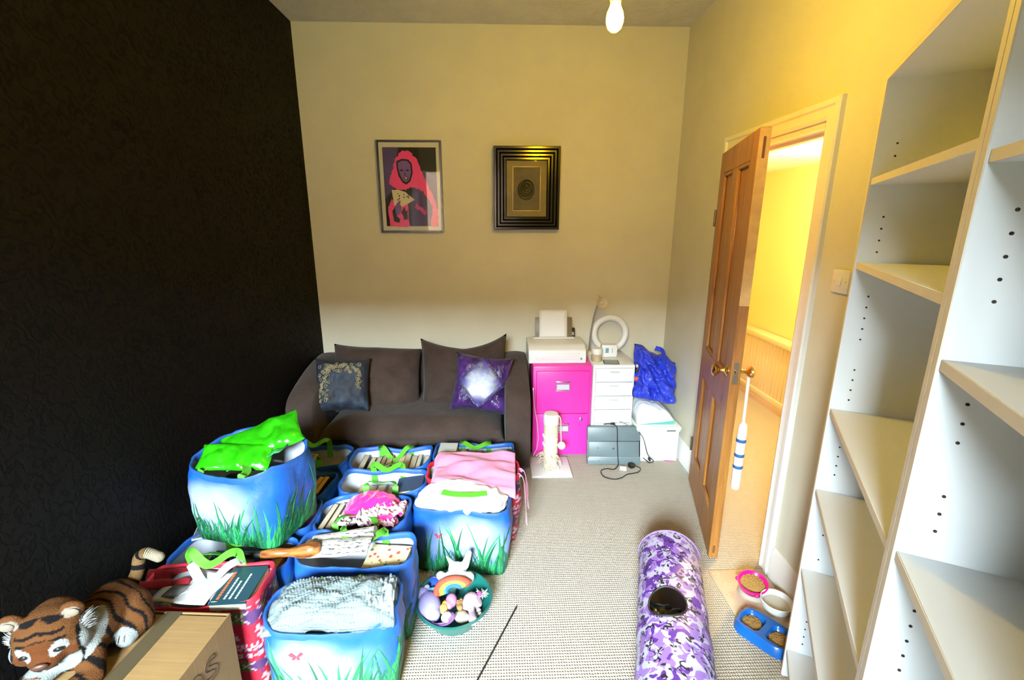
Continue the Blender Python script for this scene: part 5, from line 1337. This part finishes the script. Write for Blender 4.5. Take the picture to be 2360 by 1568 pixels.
for k in range(2): MB().sphere(Euler(tilt).to_matrix() @ Vector((0.064*math.cos(2.3+1.9*k), 0.060*math.sin(2.3+1.9*k), 0.034))+Vector((0, 0, 0.012)), 0.009, 12, 8).build('lug', MATS['hot_pink_plastic'], t)
kibble('brown dry cat food in the pink bowl', (pb.x, pb.y, 0.0475), 0.054, 0.048, 0.010, 260, 1, tilt, 1)
wb2 = G(1797, 1392, 0.03)
t = thing('cat_bowl', 'round white bowl between the pink bowl and the blue double feeder', 'bowl', (min(wb2.x, 1.18), wb2.y, 0.0036))
MB().lathe([(0.0, 0.0), (0.045, 0.0), (0.058, 0.018), (0.064, 0.044), (0.062, 0.047), (0.058, 0.044), (0.050, 0.018), (0.036, 0.008), (0.0, 0.007)], seg=44).build('bowl', mat('white_ceramic', (0.68, 0.69, 0.68), 0.2), t)
MB().lathe([(0.0, 0.026), (0.054, 0.026)], seg=36, close=False).build('water', mat('still_water', (0.50, 0.49, 0.42), 0.05), t)
fb = Vector((1.062, 1.478, 0)); fa = math.atan2(-0.80, 0.60)
t = thing('double_feeder', 'blue plastic double cat feeder with two wells of food', 'bowl', (fb.x, fb.y, 0.0), fa)
def rr_poly(a, b, r, n=40): return [rrect(i/n, a, b, r)[0] for i in range(n)]
wells = [(-0.052, 0.0), (0.052, 0.0)]
b = MB(); N = 48
def loopz(a, bb, r, z, cx=0): return [Vector((x+cx, y, z)) for x, y in rr_poly(a, bb, r, N)]
vs = loopz(0.112, 0.075, 0.06, 0.0)+loopz(0.104, 0.067, 0.055, 0.034)+loopz(0.101, 0.064, 0.053, 0.038)+loopz(0.096, 0.059, 0.05, 0.038)
fs = [(k*N+i, k*N+(i+1) % N, (k+1)*N+(i+1) % N, (k+1)*N+i) for k in range(3) for i in range(N)]
b.add(vs, fs)
blue_pl = mat('blue_plastic', (0.003, 0.09, 0.36), 0.28)
b.build('rim', blue_pl, t, angle=30)
b = MB(); res = 61
def topz(x, y):
    for wx, wy in wells:
        d = max(abs(x-wx)/0.040, 0)**4+max(abs(y-wy)/0.048, 0)**4
        if d < 1: return 0.010+0.026*d**1.5
    return 0.037
b.grid(lambda u, v: Vector(((u-.5)*0.196*1.0, (v-.5)*0.122, topz((u-.5)*0.196, (v-.5)*0.122) if abs(u-.5)*2 < 0.96 or True else 0.03)), 64, 48)
b.v = [Vector((v.x, v.y*(1 if abs(v.x) < 0.06 else math.sqrt(max(0.1, 1-((abs(v.x)-0.06)/0.05)**2*0.75))), v.z)) for v in b.v]
b.build('tray', blue_pl, t, angle=50, fix=False)
for i, (wx, wy) in enumerate(wells):
    p = Matrix.Rotation(fa, 3, 'Z') @ Vector((wx, wy, 0))
    kibble('brown dry cat food in the blue feeder', (fb.x+p.x, fb.y+p.y, 0.022), 0.036, 0.042, 0.010, 190, 10+i, (0, 0, fa), 0)['group'] = 'food in the blue feeder'
# ---- black rod on the carpet
s0, s1 = G(1190, 1400, 0.005), G(1096, 1576, 0.005)
st_o = thing('black_rod', 'thin straight black rod lying on the carpet', 'rod', (s0.x, s0.y, 0.0))
MB().cyl((0, 0, 0.0045), Vector((s1.x-s0.x, s1.y-s0.y, 0.0045)), 0.0036, seg=10).build('rod', M_black, st_o)
MB().sphere((0, 0, 0.0045), 0.0043, 10, 8).build('tip', M_black, st_o)
# ================================================================== on and around the cabinets
pz = 0.661
pr2 = thing('printer', 'white inkjet printer on the pink filing cabinet', 'printer', (0.412, 3.20, pz))
b = MB(); PWd, PD, PHt = 0.40, 0.285, 0.125
b.prism([(-PD/2, 0.0), (-PD/2-0.004, 0.06), (-PD/2+0.006, 0.092), (-PD/2+0.05, PHt-0.008), (-PD/2+0.10, PHt), (PD/2, PHt), (PD/2, 0)], 'x', -PWd/2, PWd/2)
pbod = b.build('body', M_whitep, pr2, angle=30); md = pbod.modifiers.new('b', 'BEVEL'); md.width = 0.008; md.segments = 3; md.limit_method = 'ANGLE'
MB().box((0, -PD/2-0.003, 0.052), (0.30, 0.006, 0.05), bevel=0.003).build('front_cover', M_whitep, pr2)
MB().cyl((0.165, -PD/2-0.006, 0.035), (0.165, -PD/2-0.002, 0.035), 0.008, seg=16).build('power_button', mat('grey_button', (0.25, 0.26, 0.27), 0.4), pr2)
MB().box((0, 0.10, PHt+0.004), (0.30, 0.05, 0.008), bevel=0.002).build('paper_slot', M_whitep, pr2)
MB().box((0.0, 0.118, PHt+0.075), (0.27, 0.008, 0.15), bevel=0.003, rot=(R(-12), 0, 0)).build('paper_support', mat('smoked_support', (0.16, 0.12, 0.06), 0.4), pr2)
ps = thing('paper_sheet', 'blank white paper standing in the printer feed tray', 'paper', (0.408, 3.292, pz+0.128))
sheet('sheet', lambda u, v: Vector(((u-.5)*0.205, 0.0+v*0.035+0.004*math.sin(u*PI), v*0.20)), 8, 10, mat('bright_paper', (0.78, 0.78, 0.78), 0.6), ps, 0.003)
t = thing('handheld_device', 'small black handheld gadget standing behind the printer', 'gadget', (0.548, 3.325, pz+0.1255))
MB().box((0, 0, 0.035), (0.046, 0.022, 0.07), bevel=0.005, rot=(R(-8), 0, 0)).build('body', M_black, t)
MB().box((0, -0.0125, 0.028), (0.032, 0.002, 0.024), rot=(R(-8), 0, 0)).build('screen', mat('lcd_grey', (0.30, 0.34, 0.30), 0.3), t)
dz = 0.666
t = thing('desk_lamp', 'bendy-necked cream desk lamp on the white drawer unit', 'lamp', (0.700, 3.30, dz))
M_cream = mat('cream_plastic', (0.62, 0.55, 0.42), 0.4); M_sil = mat('satin_steel', (0.42, 0.41, 0.38), 0.35, 0.9)
MB().lathe([(0.0, 0), (0.04, 0), (0.042, 0.012), (0.034, 0.02), (0.0, 0.022)], seg=28).build('base', M_cream, t)
MB().tube(catmull([(-0.02, 0, 0.02), (-0.015, 0, 0.13), (0.0, -0.005, 0.26), (0.022, -0.015, 0.36), (0.040, -0.02, 0.392)], 10), 0.006, 10).build('gooseneck', M_sil, t)
hm = Matrix.Translation((0.045, -0.035, 0.385)) @ Euler((R(72), 0, R(6))).to_matrix().to_4x4()
MB().lathe([(0.012, -0.05), (0.020, -0.045), (0.026, -0.02), (0.040, 0.012), (0.043, 0.022), (0.040, 0.022), (0.034, 0.010), (0.0, -0.006)], seg=32, close=False).xf(hm).build('lamp_shade', M_cream, t)
MB().sphere((0, 0, 0.006), (0.016, 0.016, 0.012), 16, 10).xf(hm).build('bulb', mat('frosted_glass', (0.66, 0.62, 0.58), 0.3), t)
MB().cyl((0.038, -0.012, 0.41), (0.034, -0.008, 0.435), 0.006, 0.003, 10).build('switch', M_sil, t)
t = thing('ring_lamp', 'white ring-shaped lamp leaning against the wall on the drawer unit', 'lamp', (0.836, 3.340, dz))
pts = [(0.118*math.cos(k*2*PI/56), 0.012*math.sin(k*2*PI/56), 0.142+0.118*math.sin(k*2*PI/56)) for k in range(56)]
MB().tube(pts, 0.024, 14, closed=True).build('ring', mat('white_diffuser', (0.78, 0.78, 0.77), 0.35), t)
MB().box((0, -0.035, 0.010), (0.10, 0.085, 0.020), bevel=0.006).build('stand', M_whitep, t)
t = thing('thermometer_box', 'small white box with a blue-grey display in front of the ring lamp', 'box', (0.805, 3.215, dz))
MB().box((0, 0, 0.045), (0.115, 0.05, 0.09), bevel=0.008).build('case', mat('white_case', (0.78, 0.78, 0.78), 0.4), t)
MB().box((-0.018, -0.0255, 0.05), (0.024, 0.002, 0.036)).build('display', mat('blue_display', (0.16, 0.33, 0.38), 0.3), t)
MB().box((0.020, -0.0255, 0.05), (0.006, 0.002, 0.034)).build('label_strip', mat('grey_strip', (0.4, 0.45, 0.47), 0.5), t)
t = thing('candle_jar', 'glass jar with a white lid and beige wax on the drawer unit', 'jar', (0.693, 3.10, dz))
MB().lathe([(0.0, 0), (0.032, 0), (0.036, 0.006), (0.036, 0.052), (0.0, 0.052)], seg=30).build('jar', mat('beige_wax', (0.45, 0.37, 0.20), 0.3), t)
MB().lathe([(0.034, 0.052), (0.037, 0.056), (0.037, 0.088), (0.032, 0.094), (0.0, 0.094)], seg=30).build('lid', mat('white_lid', (0.76, 0.74, 0.70), 0.4), t)
t = thing('slate_coaster', 'flat dark grey slate tile at the front of the drawer unit top', 'coaster', (0.785, 3.055, dz), R(-6))
MB().box((0, 0, 0.004), (0.105, 0.085, 0.008), bevel=0.0015).build('tile', mat('slate', (0.10, 0.115, 0.11), 0.5, var=0.2), t)
MB().box((0, 0, 0.0084), (0.09, 0.07, 0.0008)).build('felt_top', mat('pale_slate', (0.32, 0.35, 0.33), 0.6), t, smooth=False)
# ---- clear storage box, its lid, and the bags on it
t = thing('storage_box', 'translucent white plastic storage box with a pale green-white lid by the wall', 'storage box', (1.098, 3.055, 0))
tc_ = NT('frosted_plastic'); tc_.base((0.72, 0.72, 0.73)); tc_.set(Roughness=0.3, Alpha=0.72); M_frost = tc_.m
b = MB(); BW, BDp, BH = 0.285, 0.33, 0.235
for s_ in (-1, 1): b.box((s_*(BW/2-0.002), 0, BH/2), (0.004, BDp, BH)); b.box((0, s_*(BDp/2-0.002), BH/2), (BW-0.008, 0.004, BH))
b.box((0, 0, 0.002), (BW-0.008, BDp-0.008, 0.004)); b.box((0, 0, BH-0.01), (BW+0.014, BDp+0.014, 0.012), bevel=0.004); b.build('bin', M_frost, t, smooth=False)
b = MB(); b.box((0, 0, BH+0.010), (BW+0.024, BDp+0.024, 0.026), bevel=0.008); b.box((0, 0, BH+0.024), (BW-0.03, BDp-0.03, 0.008), bevel=0.003); b.build('lid', mat('milky_lid', (0.70, 0.74, 0.66), 0.35), t)
for s_ in (-1, 1): MB().box((s_*(BW/2+0.010), 0, BH-0.012), (0.012, 0.09, 0.05), bevel=0.004).build('clip', mat('pale_green_clip', (0.45, 0.62, 0.30), 0.4), t)
MB().box((0.085, -BDp/2-0.009, BH-0.006), (0.06, 0.003, 0.010)).build('latch_slot', mat('grey_slot', (0.14, 0.15, 0.14), 0.6), t, smooth=False)
t2 = thing('folded_papers', 'stacked pink and white papers inside the translucent storage box', 'papers', (1.098, 3.055, 0.005))
MB().box((0, 0, 0.07), (0.24, 0.26, 0.13), bevel=0.004).build('stack', mat('pinkish_paper', (0.70, 0.62, 0.66), 0.7, var=0.1), t2)
MB().box((-0.05, -0.135, 0.19), (0.12, 0.01, 0.07)).build('pink_folder', mat('pink_folder', (0.70, 0.14, 0.30), 0.6), t2, smooth=False)
t3 = thing('white_carrier', 'white plastic bag with papers lying on the storage box lid under the blue bag', 'bag', (1.085, 3.05, BH+0.030))
def wcar(u, v):
    x, y = u*2-1, v*2-1; e = max(0, 1-x**4)*max(0, 1-y**4)
    return Vector((x*0.135, y*0.14, 0.002+0.115*e**0.6*(1-0.40*x)+0.012*nz(x*4, y*4, 3)*e))
sheet('film', wcar, 34, 30, mat('white_film', (0.74, 0.75, 0.76), 0.35, bump=0.4, bscale=18, bdist=0.02), t3, 0.003)
MB().prism([(-0.11, 0.004), (0.12, 0.004), (0.12, 0.028)], 'y', -0.150, -0.147).build('teal_fold', mat('teal_film', (0.10, 0.42, 0.38), 0.4), t3, smooth=False)
M_bfilm = NT('blue_film'); v = M_bfilm.coord('Object'); a = M_bfilm.noise(v, 9, 4, 0.6, 1.2)
M_bfilm.base(M_bfilm.ramp(a.outputs[0], [(0.3, (0.006, 0.020, 0.42)), (0.7, (0.03, 0.06, 0.62))])); M_bfilm.set(Roughness=0.2); M_bfilm.bump(a.outputs[0], 1.0, 0.05)
bb = thing('blue_bag', 'large crumpled glossy blue plastic bag leaning in the corner', 'bag', (1.095, 3.07, 0.365))
bl0 = Vector(bb.location)
cTL, cTR, cBR, cBL = WY(1462, 792, 3.10), WY(1568, 832, 3.10), WY(1553, 932, 2.98), WY(1458, 915, 2.98)
cTR.x = min(cTR.x, 1.255); cBR.x = min(cBR.x, 1.250); cBR.z = max(cBR.z, 0.385); cBL.z = max(cBL.z, 0.395)
def bfn(side):
    def g(u, v):
        p = cBL.lerp(cBR, u).lerp(cTL.lerp(cTR, u), v); x, y = u*2-1, v*2-1
        e = (max(0, 1-x**6)*max(0, 1-y**6))**0.5
        cr_ = 0.030*abs(nz(u*4+v*2, v*4, side*2))+0.020*nz(u*9, v*8, 4+side)+0.012*math.sin((u*1.2+v)*16)
        p.y += -side*(0.075*e)*(1.0 if side > 0 else 0.6)-e*cr_*side
        p.z += 0.020*math.sin(u*11)*max(0, v-0.7)*2+0.015*nz(u*6, 1, 2)*max(0, v-0.6)*2; p.x += 0.008*nz(v*6, u*3, 9)
        return p-bl0
    return g
b = MB(); b.grid(bfn(1), 48, 48); b.grid(bfn(-1), 48, 48); o = b.build('film', M_bfilm.m, bb, angle=50)
bm = bmesh.new(); bm.from_mesh(o.data); bmesh.ops.remove_doubles(bm, verts=list(bm.verts), dist=0.001); bmesh.ops.recalc_face_normals(bm, faces=list(bm.faces)); bm.to_mesh(o.data); bm.free()
pts = catmull([cTL.lerp(cTR, .30)+Vector((0, -0.05, -0.14)), cTL.lerp(cTR, .45)+Vector((0, -0.115, -0.10)), cTL.lerp(cTR, .58)+Vector((0, -0.12, -0.02)), cTL.lerp(cTR, .62)+Vector((0, -0.04, 0.035)), cTL.lerp(cTR, .5)+Vector((0, 0.0, 0.03))], 7)
MB().ribbon([p-bl0 for p in pts], [(0.2, -1, 0.2)]*len(pts), 0.034, 0.003).build('handle', mat('deep_blue_strap', (0.008, 0.03, 0.5), 0.4), bb)
MB().lathe([(0.0, 0.003), (0.014, 0.003), (0.014, 0.0), (0.0, 0.0)], seg=20).xf(Matrix.Translation(WY(1466, 873, 2.955)-bl0) @ Matrix.Rotation(R(100), 4, 'X')).build('orange_sticker', mat('orange_sticker', (0.72, 0.09, 0.03), 0.5), bb)
t = thing('charger_plug', 'black plug with a cream tag hanging beside the blue bag', 'plug', (0.955, 3.00, dz-0.055))
MB().box((0, 0, 0.02), (0.016, 0.03, 0.045), bevel=0.005, rot=(0, R(20), 0)).build('plug', M_black, t); MB().box((-0.004, -0.002, 0.048), (0.014, 0.02, 0.02), bevel=0.003).build('tag', mat('cream_tag', (0.6, 0.5, 0.4), 0.5), t)
# ---- scanner on its edge with its cable
sb = G(1417, 1074, 0.0); lean = R(-14)
sc = thing('flatbed_scanner', 'dark grey flatbed scanner standing on its edge against the white drawers', 'scanner', (0.788, 2.835, 0.0), R(-2))
M_scan = mat('grey_plastic', (0.115, 0.155, 0.165), 0.42, var=0.06); SM = Matrix.Rotation(lean, 4, 'X')
def sbox(c, s_, bv=0.004): return MB().box(c, s_, bevel=bv).xf(SM)
sbox((0, 0.03, 0.135), (0.362, 0.034, 0.262), 0.008).build('base', M_scan, sc)
sbox((0, 0.006, 0.215), (0.360, 0.016, 0.095), 0.004).build('lid_panel', M_scan, sc)
sbox((0, 0.006, 0.110), (0.345, 0.016, 0.106), 0.004).build('lid_panel', M_scan, sc)
sbox((0, 0.006, 0.030), (0.360, 0.016, 0.046), 0.004).build('control_panel', M_scan, sc)
sbox((0, -0.003, 0.0555), (0.345, 0.003, 0.004), 0.0005).build('silver_line', mat('silver_trim', (0.5, 0.54, 0.55), 0.3, 0.6), sc)
sbox((0.172, 0.028, 0.12), (0.022, 0.03, 0.13), 0.003).build('side_port', M_black, sc)
for x, z in ((-0.005, 0.115), (-0.11, 0.12), (-0.10, 0.03)): MB().lathe([(0.007 if x == -0.005 else 0.004, 0), (0.006 if x == -0.005 else 0.003, 0.003), (0, 0.003)], seg=18).xf(SM @ Matrix.Translation((x, -0.002, z)) @ Matrix.Rotation(R(90), 4, 'X')).build('badge', M_chrome, sc)
cbl = thing('power_cable', 'black cable looped around the scanner and trailing on the carpet', 'cable', (0.82, 2.76, 0.0))
c0 = Vector(cbl.location)
def S3(x, y, z): return Matrix.Rotation(R(-2), 3, 'Z') @ (SM @ Vector((x, y, z)))+Vector((0.788, 2.835, 0))
wrap = [S3(-0.06, 0.05, 0.272), S3(-0.02, 0.02, 0.278), S3(0.018, -0.006, 0.262), S3(0.021, -0.010, 0.15), S3(0.026, -0.010, 0.04), S3(0.028, -0.012, 0.012), G(1416, 1082, .004), G(1398, 1081, .004), G(1385, 1086, .004), G(1392, 1099, .004), G(1415, 1105, .004), G(1432, 1102, .004), G(1446, 1094, .004), G(1470, 1089, .004), G(1476, 1080, .004), G(1462, 1074, .012)]
MB().tube([p-c0 for p in catmull(wrap, 8)], 0.0032, 8).build('cord', M_black, cbl)
loop = [S3(0.05, 0.055, 0.29), S3(0.13, 0.03, 0.255), S3(0.19, -0.012, 0.20), S3(0.225, -0.02, 0.08), G(1506, 1063, .006), G(1496, 1067, .006), G(1490, 1062, .01), G(1482, 1056, .03)]
MB().tube([p-c0 for p in catmull(loop, 8)], 0.0028, 8).build('cord', M_black, cbl)
MB().box(S3(-0.005, 0.02, 0.283)-c0, (0.03, 0.014, 0.012), bevel=0.004).build('ferrite', M_black, cbl)
MB().box(G(1455, 1073, .016)-c0, (0.036, 0.04, 0.03), bevel=0.006, rz=R(20)).build('plug', M_black, cbl)
MB().box(G(1436, 1080, .012)-c0, (0.045, 0.03, 0.022), bevel=0.005, rz=R(-15)).build('adapter', mat('white_adapter', (0.75, 0.75, 0.74), 0.4), cbl)
MB().box(G(1496, 1058, .02)-c0, (0.012, 0.03, 0.02), bevel=0.003, rz=R(10)).build('plug', M_black, cbl)
for k in (-1, 1): MB().cyl(G(1458, 1073, .034)-c0+Vector((0.006*k, 0, -0.004)), G(1458, 1073, .034)-c0+Vector((0.006*k, 0, 0.010)), 0.002, seg=8).build('pin', M_brass, cbl)
# ---- scratching post
sp = thing('scratching_post', 'cream sisal cat scratching post on a square pale board', 'scratching post', (0.348, 2.812, 0))
MB().box((0, 0.0, 0.008), (0.265, 0.255, 0.016), bevel=0.004).build('board', mat('pale_carpet_board', (0.62, 0.58, 0.57), 0.9, bump=0.5, bscale=160), sp)
b = MB(); M_sis = mat('sisal', (0.62, 0.53, 0.38), 0.9, var=0.15, vscale=60, bump=0.4, bscale=150)
pts = []
for k in range(26*20): a_ = k*2*PI/20; pts.append((0.042*math.cos(a_), 0.042*math.sin(a_), 0.022+0.30*k/(26*20)))
b.tube(pts, 0.0065, 6); b.cyl((0, 0, 0.016), (0, 0, 0.33), 0.042, seg=28); b.build('sisal_wrap', M_sis, sp)
MB().lathe([(0.049, 0.325), (0.052, 0.335), (0.052, 0.385), (0.044, 0.398), (0.0, 0.400)], seg=32).build('cap', mat('cream_plush_cap', (0.66, 0.62, 0.55), 0.9, bump=0.4, bscale=120), sp)
cr = MB(); cr.tube(catmull([(0.035, -0.03, 0.398), (0.058, -0.028, 0.37), (0.062, -0.03, 0.28), (0.066, -0.035, 0.20)], 8), 0.0035, 8); cr.build('cord', M_sis, sp)
MB().sphere((0.068, -0.038, 0.185), 0.026, 18, 12).build('pompom', mat('white_pompom', (0.76, 0.74, 0.74), 0.95, bump=0.8, bscale=120), sp)
b = MB(); rg = random.Random(3)
for i in range(46):
    a_ = rg.uniform(2.6, 5.6); p0 = Vector((0.047*math.cos(a_), 0.047*math.sin(a_), rg.uniform(.03, .13))); d = Vector((math.cos(a_)*rg.uniform(.02, .05), math.sin(a_)*rg.uniform(.02, .05), -rg.uniform(.0, .05)))
    p2 = p0+d; p2.z = max(p2.z, 0.018); b.tube(catmull([p0, p0+d*0.6+Vector((0, 0, 0.012)), p2], 4), 0.0014, 5)
o = b.build('frayed_sisal', M_sis, sp); o['kind'] = 'stuff'
b = MB()
for z_, w_ in ((0.24, 0.9), (0.19, 1.1)): b.tube(catmull([(0.050*math.cos(a_), 0.050*math.sin(a_), z_+0.015*math.sin(a_*w_)) for a_ in [PI*0.95+k*0.33 for k in range(9)]], 4), 0.0055, 8)
b.build('loose_rope', mat('white_rope', (0.72, 0.68, 0.60), 0.85), sp)
# thin white flex down the side of the cabinet
wf_ = thing('white_flex', 'thin white flex hanging between the sofa arm and the pink cabinet', 'cable', (0.222, 2.955, 0))
w0 = Vector(wf_.location)
MB().tube([WY(x, y, 2.955)-w0 for x, y in ((1229, 900), (1232, 940), (1238, 975), (1241, 1010), (1237, 1035), (1229, 1050))], 0.0022, 6).build('flex', M_whitep, wf_)
MB().box(WY(1229, 897, 2.955)-w0, (0.010, 0.008, 0.016), bevel=0.002).build('clip', M_whitep, wf_)
t = thing('pink_ribbon', 'strip of bright pink ribbon on the carpet by the storage box', 'ribbon', G(1515, 1060, 0.0))
MB().ribbon([(0, 0, 0.003), (0.03, -0.01, 0.005), (0.07, -0.02, 0.003), (0.10, -0.028, 0.003)], [(0, 0, 1)]*4, 0.010, 0.0015).build('ribbon', mat('hot_pink_ribbon', (0.75, 0.06, 0.36), 0.5), t)
t = thing('teal_ribbon', 'scrap of pale teal ribbon on the carpet by the skirting board', 'ribbon', (1.238, 2.80, 0.0))
MB().ribbon([(0, 0, 0.003), (0.006, -0.03, 0.004), (0.006, -0.06, 0.003)], [(0, 0, 1)]*3, 0.007, 0.0012).build('ribbon', mat('pale_teal', (0.2, 0.5, 0.42), 0.5), t)
# ================================================================== hall things
rc_ = thing('radiator_cover', 'cream tongue-and-groove radiator cover on the yellow hall wall', 'radiator cover', (HX-0.06, 3.85, 0))
rz0, rz1, ry0, ry1 = 0.05, 0.63, -0.36, 0.55
M_rc = mat('cream_gloss', (0.70, 0.58, 0.38), 0.4)
for y in (ry0+0.03, ry1-0.03): MB().box((0, y, (rz0+rz1)/2), (0.10, 0.06, rz1-rz0), bevel=0.004).build('post', M_rc, rc_)
n = 15
for i in range(n):
    y0 = ry0+0.06+(ry1-ry0-0.12)*i/n; MB().box((-0.032, y0+(ry1-ry0-0.12)/n/2, (rz0+rz1)/2), (0.014, (ry1-ry0-0.12)/n-0.004, rz1-rz0-0.06), bevel=0.003, seg=1).build('slat', M_rc, rc_)
MB().box((-0.01, (ry0+ry1)/2, rz1-0.02), (0.12, ry1-ry0+0.04, 0.05), bevel=0.008).build('top_rail', M_rc, rc_)
MB().box((-0.01, (ry0+ry1)/2, rz0+0.03), (0.09, ry1-ry0, 0.06), bevel=0.008).build('bottom_rail', M_rc, rc_)
MB().box((0.0, (ry0+ry1)/2, 0.025), (0.12, ry1-ry0+0.02, 0.05)).build('plinth', mat('peach_gloss', (0.62, 0.42, 0.28), 0.45), rc_, smooth=False)
structure(MB().box((1.98, 4.25, 0.09), (0.42, 0.5, 0.18), bevel=0.012).build('stair_step', mat('step_paint', (0.70, 0.60, 0.42), 0.5)), 'white painted bottom step in the hall')
kz = 0.945+hinge.z
KP = Matrix.Rotation(-ang, 3, 'Z') @ Vector((0.045, -(DL-0.055), 0))+Vector((hinge.x, hinge.y, 0))
bh = thing('hanging_draught_roll', 'slim white fabric roll with blue bands hanging by a cord from the hall-side knob', 'fabric roll', (KP.x, KP.y, 0.46))
MB().tube(catmull([(0.0, 0.0, kz-0.46+0.012), (0.006, 0.004, kz-0.46-0.05), (0.012, 0.01, 0.24)], 8), 0.0075, 10).build('cord', mat('white_cord', (0.74, 0.68, 0.58), 0.7), bh)
MB().lathe([(0.006, 0.25), (0.018, 0.235), (0.021, 0.20), (0.021, -0.08), (0.017, -0.095), (0.0, -0.098)], (0.014, 0.012, 0), 24).build('roll', mat('white_roll', (0.74, 0.70, 0.62), 0.7), bh)
for z_ in (0.15, 0.075, 0.015): MB().lathe([(0.0214, z_), (0.0222, z_+0.002), (0.0222, z_+0.014), (0.0214, z_+0.016)], (0.014, 0.012, 0), 24, close=False).build('band', mat('navy_band', (0.015, 0.10, 0.30), 0.6), bh)
